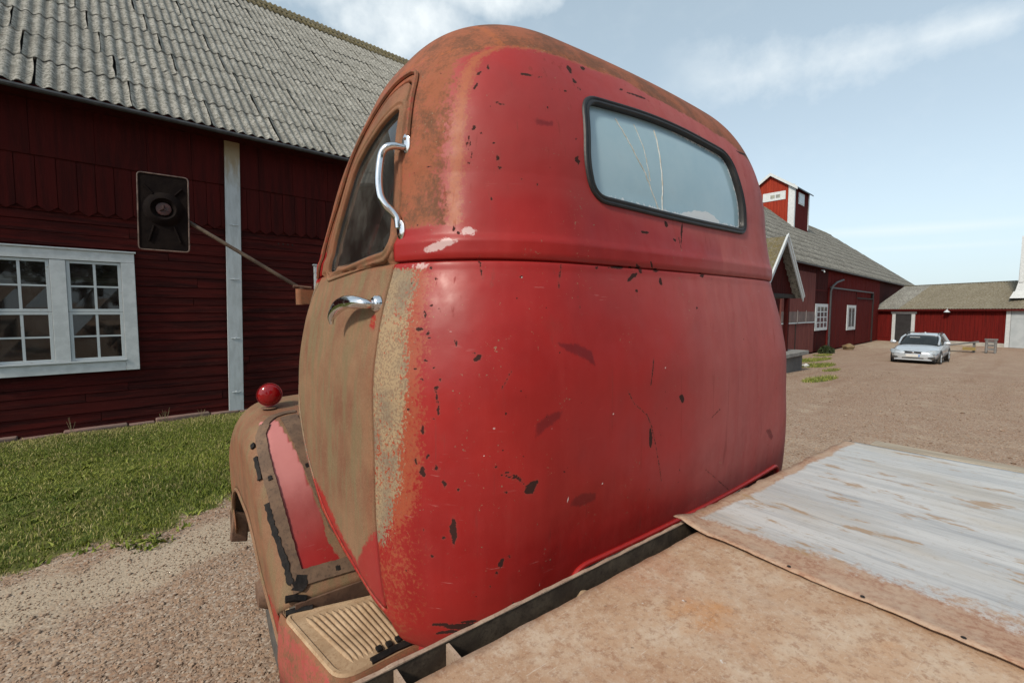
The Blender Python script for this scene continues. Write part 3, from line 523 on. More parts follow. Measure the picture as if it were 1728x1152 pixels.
LINES = [[(0.962, 1.44), (0.986, 1.405), (1.04, 1.367), (1.062, 1.33), (1.115, 1.163)], [(1.351, 1.147), (1.533, 1.03)], [(0.815, 1.686), (0.817, 1.651)], [(0.774, 1.763), (0.757, 1.708)], [(1.074, 1.519), (1.055, 1.447)], [(1.419, 1.333), (1.366, 1.312)], [(0.586, 1.285), (0.624, 1.268), (0.641, 1.25)], [(0.591, 1.479), (0.603, 1.497), (0.614, 1.517)], [(0.475, 1.479), (0.477, 1.419)], [(0.588, 1.779), (0.588, 1.724)], [(1.255, 1.875), (1.261, 1.84)]]
def cab_maps(V, T, A):
    u, v, wv = V[:, 0], V[:, 1], V[:, 2]; n = nz2(V, 9, 1)*.5+nz2(V, 25, 2)*.25
    ur = np.where(A > .5, 2*UC-u, u)
    # rust on the roof: everything above a wavering line, more solid towards the crown
    line = np.interp(u, [.60, .66, .78, .885, .97, 1.12, 1.24, 1.40, 1.70, 1.86, 2.1], [2.315, 2.322, 2.328, 2.336, 2.33, 2.345, 2.32, 2.304, 2.277, 2.23, 2.22])
    roof_edge = smoothstep(-.012, .022, wv-line+n*.02)
    upper = smoothstep(1.835, 1.86, wv)
    ue = np.interp(wv, [1.86, 1.96, 2.08, 2.17, 2.234, 2.284, 2.33], [.555, .566, .580, .600, .622, .650, .72])
    corner = 1-smoothstep(-.055, .028, u-ue+n*.012)
    brown = np.maximum(roof_edge*(A > .3)*.80, corner*upper*.66)
    brown = np.maximum(brown, .80*(wv > 2.33)*smoothstep(2.33, 2.36, wv))
    orange = upper*np.clip(1-np.abs(u-ue+.004)/.028, 0, 1)*1.0
    orange = np.maximum(orange, np.clip(1-np.abs(wv-line-.005)/.022, 0, 1)*.8*(u < 1.1))
    low = 1-smoothstep(1.745, 1.765, wv)
    be = np.interp(wv, [1.07, 1.095, 1.174, 1.263, 1.342, 1.447, 1.551, 1.657, 1.717, 1.76], [.37, .402, .413, .429, .432, .437, .449, .467, .487, .495])
    beige = low*(A < .4)*(1-smoothstep(-.022, .008, u-be+n*.006))*(.78+.1*np.sin(wv*9))*smoothstep(1.05, 1.12, wv+n*.04)
    orange = np.maximum(orange, low*(A < .4)*np.where(u < be, 1, np.clip(1-(u-be)/.036, 0, 1))*.85*smoothstep(1.05, 1.2, wv))
    orange = np.maximum(orange, low*(1-smoothstep(.40, .50, u+n*.03))*.48*(1-smoothstep(1.1, 1.3, wv)))
    white = np.exp(-((u-.525)/.030)**2-((wv-1.805-(u-.52)*.5)/.014)**2)*.9+np.exp(-((u-.495)/.022)**2-((wv-1.757)/.014)**2)*.75+np.exp(-((u-.57)/.016)**2-((wv-1.835)/.014)**2)*.6
    fade = smoothstep(.68, 1.7, u)*.85+.22*smoothstep(1.45, 1.75, wv)*low+upper*.30*smoothstep(1.86, 1.95, wv)
    fade = fade-.35*np.exp(-((wv-1.84)/.045)**2)*smoothstep(.6, .8, u)*(u < 1.5)
    fade += .8*smoothstep(1.95, 2.2, u)-.35*np.exp(-((u-.62)/.10)**2)*low  # right edge paler: faded paint plus sky sheen put into the colour
    for (x, z, sx, sz, a) in ((.79, 1.547, .06, .018, -.7), (.69, 1.40, .05, .03, .6), (.81, 1.188, .035, .022, .5), (1.98, 1.20, .02, .03, 0)):
        fade -= a*0+.55*np.exp(-((u-x)/sx)**2-((wv-z+a*(u-x))/sz)**2)
    fade = fade+(.5-fade)*np.clip(corner*upper, 0, 1)
    sdc = np.full(len(V), -.2); Pb = np.stack([u, wv], -1); bm = (A > .31) & (A < .69)
    for poly in CHIPS_BACK:
        q = np.array(poly); m = bm & (np.abs(u-q[:, 0].mean()) < .12) & (np.abs(wv-q[:, 1].mean()) < .12)
        if m.sum(): sdc[m] = np.maximum(sdc[m], poly_sd(Pb[m], q)[0])
    deep = np.full(len(V), -.2); fleck = np.full(len(V), -.2)
    for poly in DEEP:
        q = np.array(poly); m = bm & (np.abs(u-q[:, 0].mean()) < .15) & (np.abs(wv-q[:, 1].mean()) < .15); deep[m] = np.maximum(deep[m], poly_sd(Pb[m], q)[0])
    for x, z, a, b in FLECKS: fleck = np.maximum(fleck, np.where(bm, np.minimum(a-np.abs(u-x), b-np.abs(wv-z)), -.2))
    for ln in LINES:
        for (a, b), (c, d) in zip(ln[:-1], ln[1:]):
            p, e = np.array([a, b]), np.array([c-a, d-b]); tt = np.clip(((Pb-p)@e)/(e@e), 0, 1); dd = np.linalg.norm(Pb-(p+tt[:, None]*e), axis=1)
            sdc = np.maximum(sdc, np.where(bm, .0010-dd, -.2))
    rs = np.random.default_rng(5)           # stray small chips, thickest along the left corner
    for k in range(26):
        x = .46+abs(rs.normal(0, .16)) if k < 20 else rs.uniform(.5, 2.1); z = rs.uniform(.95, 2.25); r = rs.choice([.0016, .0022, .0034])*(.6+.5*(x < .7)); sdc = np.maximum(sdc, np.where(bm & (np.abs(u-x) < .02), r-np.hypot((u-x)*(1.6 if k % 2 else .8), wv-z), -.2))
    return dict(deep=np.clip(deep, -.05, .05), fleck=np.clip(fleck, -.05, .05), brown=brown, ruddy=np.clip(smoothstep(1.8, 1.84, wv)*1.0, 0, 1), orange=orange, beige=beige, white=white, fade=fade, chip=np.clip(sdc, -.05, .05))
def door_maps(V):
    v, wv = V[:, 1], V[:, 2]; n = nz2(V, 14, 3)*.02+nz2(V, 45, 4)*.012
    red = np.clip((1.17-(v+n*1.5)-.55*np.abs(wv-.98))/.05, -1, 1)          # the foot of the door by the hinge post stays red
    low = (wv+n-(.99+(v-1.1)*.20))/.04
    b = np.clip(.5+.5*np.minimum(-red if False else 1, low), 0, 1)
    tri = smoothstep(1.16, 1.06, wv+n+(v-1.06)*.9)*smoothstep(1.22, 1.12, v)
    b = np.minimum(b, 1-tri)
    hr = np.exp(-((v-1.12)/.02)**2-((wv-1.62)/.03)**2)
    return dict(brown=np.clip(b*1.0-hr*.8, 0, 1), ruddy=np.where(wv > 1.76, .45, .0)+.25*np.exp(-((v-1.08)/.03)**2), fade=np.full(len(V), .3), chip=np.maximum(.005-np.hypot(v-1.21, wv-1.405), .004-np.hypot((v-1.30)*2, wv-1.06)), beige=np.zeros(len(V)), orange=tri*.2+hr*.6)
def fender_maps(V, S, C):
    n = nz2(V, 16, 5)*.012; u, v = V[:, 0], V[:, 1]
    rear = (S > .55)
    lo = smoothstep(.274, .284, u+n*.3-.055*smoothstep(1.85, 1.58, v))                                     # outer border of the bare panel
    rgt = np.interp(v, [1.58, 1.66, 1.76, 1.88, 2.0], [.48, .43, .40, .37, .345]); hi = 1-smoothstep(rgt-.008, rgt+.008, u+n)
    tp_ = 1-smoothstep(2.00, 2.035, v+n+(u-.33)*.4)
    p = lo*hi*tp_*rear*smoothstep(1.585, 1.60, v)
    below = smoothstep(.72, .60, V[:, 2]+n*2)*(C > .55)*.7*(v < 2.1)
    return dict(brown=np.clip(1-p-below, 0, 1), pink=np.where(p > .3, smoothstep(1.66, 1.86, v), 0), fade=np.where(p > .3, .8*smoothstep(1.58, 1.75, v), .3), ruddy=.1+.25*(C > .78), orange=.45*(C > .62)*smoothstep(1.0, .8, V[:, 2])*rear, chip=np.full(len(V), -.1))  # pink grows towards the panel top: reflected sky put into the colour

# cab shell ------------------------------------------------------------------
ts = np.unique(np.concatenate([np.linspace(.800, 1.12, 80), np.linspace(1.12, 1.74, 170), np.linspace(1.74, 1.85, 60), np.linspace(1.85, ROOF_W0, 34), ROOF_W0+np.linspace(0, .6, 120), ROOF_W0+np.linspace(.6, 1, 30), ROOF_W0+1+np.linspace(0, .999, 24)]))
aa = np.unique(np.concatenate([np.linspace(0, .10, 40), np.linspace(.10, .16, 16), np.linspace(.16, .30, 90), np.linspace(.30, .38, 130), np.linspace(.38, .5, 185)]))
aa = np.concatenate([aa, 1-aa[1:-1][::-1]])
T, A = np.meshgrid(ts, aa, indexing='ij'); Tf, Af = T.ravel(), A.ravel()
U_, V_, W_ = cab_point(Tf, Af); Vc = np.stack([U_, V_, W_], -1); Fc = grid_faces(len(ts), len(aa), True)
left = (Af > .105) & (Af < .36); back = (Af > .34) & (Af < .66); right = (Af > .64) & (Af < .895)
def on_left(p, old):
    t = w_to_t(p[:, 1]); return np.stack([left_u(p[:, 0], t), p[:, 0], p[:, 1]], -1)
def on_right(p, old):
    q = on_left(p, old); q[:, 0] = 2*ucx(q[:, 2])-q[:, 0]; return q
def on_back(p, old):
    t = w_to_t(p[:, 1]); return np.stack([p[:, 0], back_v(p[:, 0], t), p[:, 1]], -1)
hole = DOOR_OUT.copy(); cc = hole.mean(0)
dirs = np.roll(hole, -1, 0)-np.roll(hole, 1, 0); nn = np.stack([dirs[:, 1], -dirs[:, 0]], -1); nn /= np.linalg.norm(nn, axis=1)[:, None]+1e-9
if ((hole+nn*.01-cc)**2).sum() < ((hole-nn*.01-cc)**2).sum(): nn = -nn
door_hole = hole+nn*.0040; door_rim = hole-nn*.0020
base_attr = dict(T=Tf, A=Af)
Vt, Ft = Vc, Fc
P2 = Vt[:, 1:3].copy(); Vt, Ft, _ = trim(Vt, Ft, P2, left & (Tf < ROOF_W0+.75), door_hole, on_left)
P2 = Vt[:, [0, 2]].copy(); Vt, Ft, _ = trim(Vt, Ft, P2, back & (Tf < ROOF_W0+.6), WIN_BACK, on_back)
NOTCH = round_poly([(.775, .5), (.782, 1.006), (1.955, 1.034), (1.965, .5)], [.01, .055, .055, .01], 8)
P2 = Vt[:, [0, 2]].copy(); Vt, Ft, _ = trim(Vt, Ft, P2, back & (Tf < 1.2), NOTCH, on_back)
P2 = Vt[:, 1:3].copy(); Vt, Ft, _ = trim(Vt, Ft, P2, right & (Tf < ROOF_W0+.75), WIN_DOOR, on_right)
CUT = np.array([(1.000, .78), (1.012, .90), (1.030, .918), (1.124, .952), (1.294, .971), (1.507, 1.018), (1.695, 1.148), (1.778, 1.258), (1.84, 1.30), (2.4, 1.30), (2.4, .5), (1.0, .5)])
for side_, fn_ in (((Af > .10) & (Af < .36), on_left), ((Af > .64) & (Af < .90), on_right)):
    P2 = Vt[:, 1:3].copy(); Vt, Ft, _ = trim(Vt, Ft, P2, side_, CUT, fn_)
front = (Af < .095) | (Af > .905)
WS = round_poly([(UC-.66, 1.86), (UC-.60, 2.20), (UC-.03, 2.24), (UC-.03, 1.86)], .06)
def on_front(p, old):
    W, H, B, RC, FR = cab_prof(w_to_t(p[:, 1])); rf = np.minimum(RC*.5, (FR-B)*.45); s = np.minimum(1, np.abs(p[:, 0]-ucx(W))/(H-rf))
    return np.stack([p[:, 0], FR-.05*s*s, p[:, 1]], -1)
for sgn in (1, -1):
    WSs = WS.copy()
    if sgn < 0: WSs[:, 0] = 2*UC-WSs[:, 0]
    P2 = Vt[:, [0, 2]].copy(); Vt, Ft, _ = trim(Vt, Ft, P2, front & (Tf < ROOF_W0+.9), WSs, on_front)
Vt, Ft, Tk, Ak = compact(Vt, Ft, Tf, Af)
cab_me = mesh_np('cab_shell', Vt, Ft, PAINT, True)
for nme, val in cab_maps(Vt, Tk, Ak).items(): set_attr(cab_me, nme, val)
cab = me_obj('cab', cab_me, truck); cab['label'] = 'rounded red cab shell with rust along the roof edge and left corner'
sol = cab.modifiers.new('s', 'SOLIDIFY'); sol.thickness = .012; sol.offset = -1 if True else 1
# normals outward check
cab_me.update()
def orient_outward(me, centre):
    n = len(me.polygons); N_ = np.zeros(n*3, np.float32); me.polygons.foreach_get('normal', N_); C_ = np.zeros(n*3, np.float32); me.polygons.foreach_get('center', C_)
    d = ((C_.reshape(-1, 3)-centre)*N_.reshape(-1, 3)).sum(1)
    if (d < 0).mean() > .5: me.flip_normals()
orient_outward(cab_me, np.array([UC, 1.4, 1.6]))

nd_ = densify(NOTCH, .012); nd_ = nd_[nd_[:, 1] > .83]; nb_ = back_v(nd_[:, 0], w_to_t(nd_[:, 1]))
lipo = MB().tube([(a, b-.003, c) for a, b, c in zip(nd_[:, 0], nb_, nd_[:, 1])], .007, 8).build('notch_lip', PAINT, truck, smooth=True); set_attr(lipo.data, 'brown', np.full(len(lipo.data.vertices), .1))
def surf_patch(outline, step, fn, holes=()):
    mn, mx = outline.min(0)-step, outline.max(0)+step
    xs = np.arange(mn[0], mx[0], step); ys = np.arange(mn[1], mx[1], step)
    X, Y = np.meshgrid(xs, ys, indexing='ij'); P = np.stack([X.ravel(), Y.ravel()], -1); F = grid_faces(len(xs), len(ys))
    V = fn(P, None); val = np.ones(len(P), bool)
    V, F, P = trim(V, F, P, val, outline, fn, keep_inside=True)
    for hpoly in holes: V, F, P = trim(V, F, P, val, hpoly, fn)
    return compact(V, F, P)
# door --------------------------------------------------------------------
V, F, P = surf_patch(door_rim, .0095, on_left, [WIN_DOOR])
dme = mesh_np('door_skin', V, F, PAINT, True); orient_outward(dme, np.array([UC, 1.4, 1.6]))
for nme, val in door_maps(V).items(): set_attr(dme, nme, val)
door = me_obj('door', dme, truck); door['label'] = 'left cab door, dull brown where the red paint has gone'
sd_ = door.modifiers.new('s', 'SOLIDIFY'); sd_.thickness = .022; sd_.offset = -1
_d = densify(DOOR_OUT, .015); _V = []
for off in (-.012, .014):
    q = _d+0; q = q+(np.array([1.4, 1.5])-q)*0; dd = np.roll(q, -1, 0)-np.roll(q, 1, 0); n2 = np.stack([dd[:, 1], -dd[:, 0]], -1); n2 /= np.linalg.norm(n2, axis=1)[:, None]+1e-9; q = q+n2*off; tq = w_to_t(q[:, 1]); _V.append(np.stack([left_u(q[:, 0], tq)+.011, q[:, 0], q[:, 1]], -1))
n_ = len(_d); me_obj('seam_shade_band', mesh_np('seam_shade_band', np.concatenate(_V), np.array([(i, (i+1) % n_, n_+(i+1) % n_, n_+i) for i in range(n_)]), RUBBER), truck)  # dark band added behind the door seam to deepen its shade
def side_loop(poly, off):
    d = densify(poly, .02); t = w_to_t(d[:, 1]); u = left_u(d[:, 0], t)-off
    return [(a, b, c) for a, b, c in zip(u, d[:, 0], d[:, 1])]
def offset_poly(poly, d):
    dirs = np.roll(poly, -1, 0)-np.roll(poly, 1, 0); n = np.stack([dirs[:, 1], -dirs[:, 0]], -1); n /= np.linalg.norm(n, axis=1)[:, None]+1e-9
    c = poly.mean(0)
    if ((poly+n*.01-c)**2).sum() < ((poly-n*.01-c)**2).sum(): n = -n
    return poly+n*d
# pressed window surround: two stepped ridges and the dark seal
def band(poly, profile, nsub=.015):
    """profile: (in-plane offset outwards, height off the skin) list -> ring strip mesh"""
    d0 = densify(poly, nsub); rings = []
    for off, hgt in profile:
        d = offset_poly(d0, off); t = w_to_t(d[:, 1]); u = left_u(d[:, 0], t)-hgt
        rings.append(np.stack([u, d[:, 0], d[:, 1]], -1))
    n = len(d0); V = np.concatenate(rings); k = len(profile)
    F = np.array([(j*n+i, j*n+(i+1) % n, (j+1)*n+(i+1) % n, (j+1)*n+i) for j in range(k-1) for i in range(n)])
    return V, F
V, F = band(WIN_DOOR, [(.026, -.003), (.024, .004), (.020, .006), (.016, .004), (.012, .0), (.008, .004), (.002, .005), (-.003, .001), (-.006, -.018)])
me = mesh_np('surround', V, F, PAINT, True); orient_outward(me, V.mean(0)+np.array([.4, 0, 0]))
for nme, val in door_maps(V).items(): set_attr(me, nme, val)
me_obj('window_surround', me, door)
V, F = band(offset_poly(WIN_DOOR, -.012), [(.010, -.014), (.008, -.007), (.003, -.007), (.001, -.014)])
me_obj('window_seal', mesh_np('seal', V, F, RUBBER, True), door)
V, F, P = surf_patch(offset_poly(WIN_DOOR, -.006), .02, lambda p, o: on_left(p, o)+np.array([.011, 0, 0]))
dg = me_obj('window_glass', mesh_np('glass', V, F, DOOR_GLASS, True), door)
# drip rail along the door top and down the windscreen pillar
dr = [(1.092, 2.085), (1.100, 2.13), (1.116, 2.20), (1.130, 2.25), (1.145, 2.275), (1.17, 2.285), (1.21, 2.283), (1.29, 2.258), (1.40, 2.18), (1.465, 2.11), (1.515, 2.035), (1.615, 1.922), (1.697, 1.806), (1.73, 1.765)]
drp = np.array(dr); s_ = np.r_[0, np.cumsum(np.linalg.norm(np.diff(drp, axis=0), axis=1))]
q = np.linspace(0, s_[-1], 70); drs = np.stack([smooth_curve(s_, drp[:, 0], q), smooth_curve(s_, drp[:, 1], q)], -1)
tt = w_to_t(drs[:, 1]); uu = left_u(drs[:, 0], tt)-.006
mb = MB(); mb.tube([(a, b, c) for a, b, c in zip(uu+.003, drs[:, 0]-.003, drs[:, 1]+.002)], .0062, 6)
o = mb.build('drip_rail', PAINT, truck, smooth=True)
set_attr(o.data, 'brown', np.full(len(o.data.vertices), .62)); set_attr(o.data, 'ruddy', np.full(len(o.data.vertices), .75))
set_attr(o.data, 'fade', np.full(len(o.data.vertices), .2)); set_attr(o.data, 'chip', np.full(len(o.data.vertices), -.1))
# rear window: rubber gasket, blue-grey glass, cracks
def bloop(off, hgt, step=.012):
    d = densify(offset_poly(densify(WIN_BACK, .01), off), .02) if False else offset_poly(densify(WIN_BACK, step), off)
    v = back_v(d[:, 0], w_to_t(d[:, 1]))-hgt; return np.stack([d[:, 0], v, d[:, 1]], -1)
prof = [(.012, -.004), (.011, .004), (.007, .008), (.003, .006), (.0008, .003), (-.002, .006), (-.007, .007), (-.010, .004), (-.012, -.006), (-.012, -.014)]
rings = [bloop(a, b) for a, b in prof]; n = len(rings[0]); V = np.concatenate(rings)
F = np.array([(j*n+i, j*n+(i+1) % n, (j+1)*n+(i+1) % n, (j+1)*n+i) for j in range(len(prof)-1) for i in range(n)])
me = mesh_np('gasket', V, F, RUBBER, True); orient_outward(me, V.mean(0)+np.array([0, .5, 0])); me_obj('rear_window_gasket', me, truck)
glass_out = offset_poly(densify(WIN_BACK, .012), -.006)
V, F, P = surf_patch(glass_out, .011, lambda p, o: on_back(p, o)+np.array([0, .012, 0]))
me = mesh_np('rear_glass', V, F, REAR_GLASS, True); orient_outward(me, np.array([UC, 1.4, 1.9]))
edge = poly_sd(P, WIN_BACK)[0]
cr = np.clip(1-(edge-.012)/.03, 0, 1)*np.where(P[:, 1] > 2.0, smoothstep(1.1, 1.4, P[:, 0]), 1)*.62
hump = poly_sd(P, round_poly([(1.20, 1.90), (1.29, 1.955), (1.38, 1.975), (1.47, 1.985), (1.53, 1.965), (1.545, 1.935), (1.68, 1.935), (1.70, 1.9)], .03))[0]
cr = np.maximum(cr, smoothstep(-.008, .006, hump)*.8)
set_attr(me, 'crust', cr)
rg = me_obj('rear_window_glass', me, truck); rg['label'] = 'opaque blue-grey rear window glass with cracks and a white peeling edge'
def crack(pts, r):
    p = np.array(pts); d = []
    for i in range(len(p)-1):
        for k in range(6): d.append(p[i]+(p[i+1]-p[i])*k/6+RNG.normal(0, .0014, 2))
    d.append(p[-1]); d = np.array(d); v = back_v(d[:, 0], w_to_t(d[:, 1]))+.0115
    return [(a, b, c) for a, b, c in zip(d[:, 0], v, d[:, 1])]
CRACK = simple('glass_crack', (.55, .57, .55), (.40, .36, .28), 60, .4)
for pts, r in (([(1.03, 2.19), (1.07, 2.13), (1.13, 2.05), (1.175, 1.97), (1.195, 1.93)], .0014), ([(1.11, 2.19), (1.135, 2.12), (1.145, 2.06), (1.15, 2.03)], .0009), ([(1.205, 2.20), (1.21, 2.10), (1.208, 2.02), (1.20, 1.93)], .0016)):
    MB().tube(crack(pts, r), r, 5).build('crack', CRACK, rg, smooth=True)
# other glass
for sgn in (1, -1):
    q = WS.copy()
    if sgn < 0: q[:, 0] = 2*UC-q[:, 0]
    ww = q[:, 1]; fr = cab_prof(w_to_t(ww))[4]-.075
    MB().add([(a, b, c) for a, b, c in zip(q[:, 0], fr, ww)], [tuple(range(len(q)))]).build('windscreen_glass', DOOR_GLASS, truck)
V, F, P = surf_patch(WIN_DOOR, .03, lambda p, o: on_right(p, o)-np.array([.012, 0, 0]))
me_obj('side_window_glass', mesh_np('glass2', V, F, DOOR_GLASS, True), truck)
# cabin inside
mb = MB(); mb.box(.62, 2.02, 1.02, 1.50, 1.14, 1.30); mb.box(.62, 2.02, .98, 1.12, 1.30, 1.80)
mb.build('bench_seat', simple('worn_brown_seat', (.05, .028, .018), (.03, .02, .015), 12, .7), truck, bevel=.03)
mb = MB(); mb.box(.52, 2.12, .95, 1.95, .94, .97); mb.build('cab_floor', RUST_DARK, truck)
mb = MB(); mb.tube([(.82+.19*cos(a)+0, 1.50+.05*sin(a), 1.62+.19*sin(a)) for a in np.linspace(0, 2*pi, 24, endpoint=False)], .011, 6, closed=True)
mb.tube([(.82, 1.50, 1.62), (.82, 1.78, 1.30)], .02, 8); mb.box(.64, 1.0, 1.495, 1.505, 1.61, 1.63)
mb.build('steering_wheel', TAR, truck, smooth=True)
mb = MB(); mb.box(.50, 2.14, 1.66, 1.80, 1.45, 1.72); mb.build('dashboard', RUST_DARK, truck, bevel=.02)
# chrome grab handle beside the door window
def sidept(v, wv, off): return (float(left_u(np.array([v]), w_to_t(np.array([wv])))[0])-off, v, wv)
hp = [sidept(v, z, o) for v, z, o in ((1.098, 2.060, .004), (1.098, 2.059, .026), (1.102, 2.055, .040), (1.110, 2.046, .046), (1.114, 2.028, .048), (1.112, 1.965, .048), (1.108, 1.938, .044), (1.098, 1.912, .034), (1.088, 1.893, .018), (1.082, 1.876, .009), (1.080, 1.855, .006))]
P_ = np.array(hp); s_ = np.r_[0, np.cumsum(np.linalg.norm(np.diff(P_, axis=0), axis=1))]; q = np.linspace(0, s_[-1], 48)
pp = np.stack([smooth_curve(s_, P_[:, k], q) for k in range(3)], -1)
mb = MB(); mb.tube(pp, [.0085+.0015*sin(pi*k/47) for k in range(48)], 12)
gh = mb.build('grab_handle', CHROME, truck, smooth=True)
def flange(v, wv, name='mounting_plate'):
    c = Vector(sidept(v, wv, 0)); c2 = Vector(sidept(v+.02, wv, 0)); up = Vector((0, 0, 1)); tx = (c2-c).normalized(); nz = tx.cross(up).normalized()
    if nz.x > 0: nz = -nz
    M = Matrix.Translation(c) @ Matrix((tx, up, nz)).transposed().to_4x4()
    prof = [(.0001, .006), (.014, .006), (.018, .004), (.019, -.002)]
    MB().lathe([(r, z) for r, z in prof], M @ Matrix.Diagonal((.8, 1.35, 1, 1)), 20).build(name, CHROME, gh, smooth=True)
    for dz in (.012, -.012):
        M2 = Matrix.Translation(c+Vector((0, 0, dz))+nz*.006) @ Matrix((tx, up, nz)).transposed().to_4x4()
        MB().lathe([(.0001, .002), (.003, .0018), (.0042, 0)], M2, 10).build('screw', RUST_DARK, gh, smooth=True)
flange(1.094, 2.068); flange(1.076, 1.850)
# door lever handle
hl = [sidept(v, z, o) for v, z, o in ((1.125, 1.668, .004), (1.125, 1.668, .024), (1.145, 1.672, .038), (1.19, 1.674, .045), (1.24, 1.667, .047), (1.28, 1.650, .047), (1.298, 1.628, .046), (1.298, 1.614, .042))]
P_ = np.array(hl); s_ = np.r_[0, np.cumsum(np.linalg.norm(np.diff(P_, axis=0), axis=1))]; q = np.linspace(0, s_[-1], 40)
pp = np.stack([smooth_curve(s_, P_[:, k], q) for k in range(3)], -1)
rr = smooth_curve([0, .12, .3, .6, .85, 1], [.010, .013, .0165, .018, .013, .005], np.linspace(0, 1, 40))
dh = MB().tube(pp, list(rr), 14).build('door_handle', CHROME, door, smooth=True)
# vertical scale of the lever slightly larger than its depth is fine as round bar
M = Matrix.Translation(Vector(sidept(1.122, 1.668, 0))) @ Matrix.Rotation(-pi/2, 4, 'Y')
MB().lathe([(.0001, .012), (.016, .012), (.021, .007), (.023, -.004)], M, 22).build('handle_collar', CHROME, door, smooth=True)

# left front fender ----------------------------------------------------------
FQ = np.array([(2.74, .52), (2.80, .72), (2.76, .96), (2.56, 1.17), (2.28, 1.262), (2.04, 1.235), (1.88, 1.15), (1.76, 1.01), (1.675, .87), (1.60, .76), (1.555, .70)])
FLIP = np.array([(2.64, .50), (2.64, .55), (2.62, .65), (2.52, .78), (2.30, .845), (2.08, .84), (1.93, .79), (1.83, .70), (1.75, .62), (1.66, .54), (1.60, .50)])
fs_ = np.r_[0, np.cumsum(np.linalg.norm(np.diff(FQ, axis=0), axis=1))]; fs_ /= fs_[-1]
def fen_lipline(s): return np.stack([smooth_curve(fs_, FLIP[:, 0], s), smooth_curve(fs_, FLIP[:, 1], s)], -1)
def fen_path(s):
    s = np.atleast_1d(s); e = 1e-3
    f = lambda x: np.stack([smooth_curve(fs_, FQ[:, 0], x), smooth_curve(fs_, FQ[:, 1], x)], -1)
    p = f(s); d = f(np.clip(s+e, 0, 1))-f(np.clip(s-e, 0, 1)); d /= np.linalg.norm(d, axis=1)[:, None]
    n = np.stack([-d[:, 1], d[:, 0]], -1)      # candidate outward normal
    c = np.array([2.2, .5]); flip = ((p-c)*n).sum(1) < 0; n[flip] *= -1
    return p, n
def fen_r(s): return smooth_curve([0, .45, .62, .78, 1], [.17, .17, .13, .085, .08], s)
def fen_uo(s): return smooth_curve([0, .3, .55, .75, 1], [.240, .222, .220, .226, .258], s)
def fen_pt(s, c):
    """c in 0..1: 0 = against the cab (u=.62), .5 = start of the shoulder, .8 = end of the shoulder, 1 = lip"""
    s = np.asarray(s, float); c = np.asarray(c, float); p, n = fen_path(s); uo = fen_uo(s)
    FR_ = fen_r(s); u = .62+(uo+FR_*.9-.62)*np.clip(c/.5, 0, 1); dpt = .012*np.clip(c/.5, 0, 1)**2
    th = np.clip((c-.5)/.3, 0, 1)*pi/2
    m = (c > .5); u = np.where(m, uo+FR_*.9*(1-np.sin(th)), u); dpt = np.where(m, .012+FR_*(1-np.cos(th)), dpt)
    k = np.clip((c-.8)/.2, 0, 1); u = u+.012*k
    q = p-n*dpt[:, None]; lp = fen_lipline(s); q = q+(lp-q)*k[:, None]
    return np.stack([u, q[:, 0], q[:, 1]], -1)
ss = np.linspace(0, 1, 110); cs = np.unique(np.concatenate([np.linspace(0, .5, 24), np.linspace(.5, .8, 18), np.linspace(.8, 1, 10)]))
S_, C_ = np.meshgrid(ss, cs, indexing='ij'); Vf = fen_pt(S_.ravel(), C_.ravel()); Ff = grid_faces(len(ss), len(cs))
fme = mesh_np('fender', Vf, Ff, PAINT, True); orient_outward(fme, np.array([.7, 2.2, .5]))
for nme, val in fender_maps(Vf, S_.ravel(), C_.ravel()).items(): set_attr(fme, nme, val)
fender = me_obj('front_fender', fme, truck); fender['label'] = 'left front fender, tan-brown with a bare pink-red panel behind'
fender.modifiers.new('s', 'SOLIDIFY').thickness = .006
mb = MB(); lip = fen_pt(np.linspace(.0, .98, 60), np.full(60, 1.0)); mb.tube(lip, .009, 6); lp = mb.build('fender_lip', PAINT, fender, smooth=True)
set_attr(lp.data, 'brown', np.ones(len(lp.data.vertices))); set_attr(lp.data, 'chip', np.full(len(lp.data.vertices), -.1))
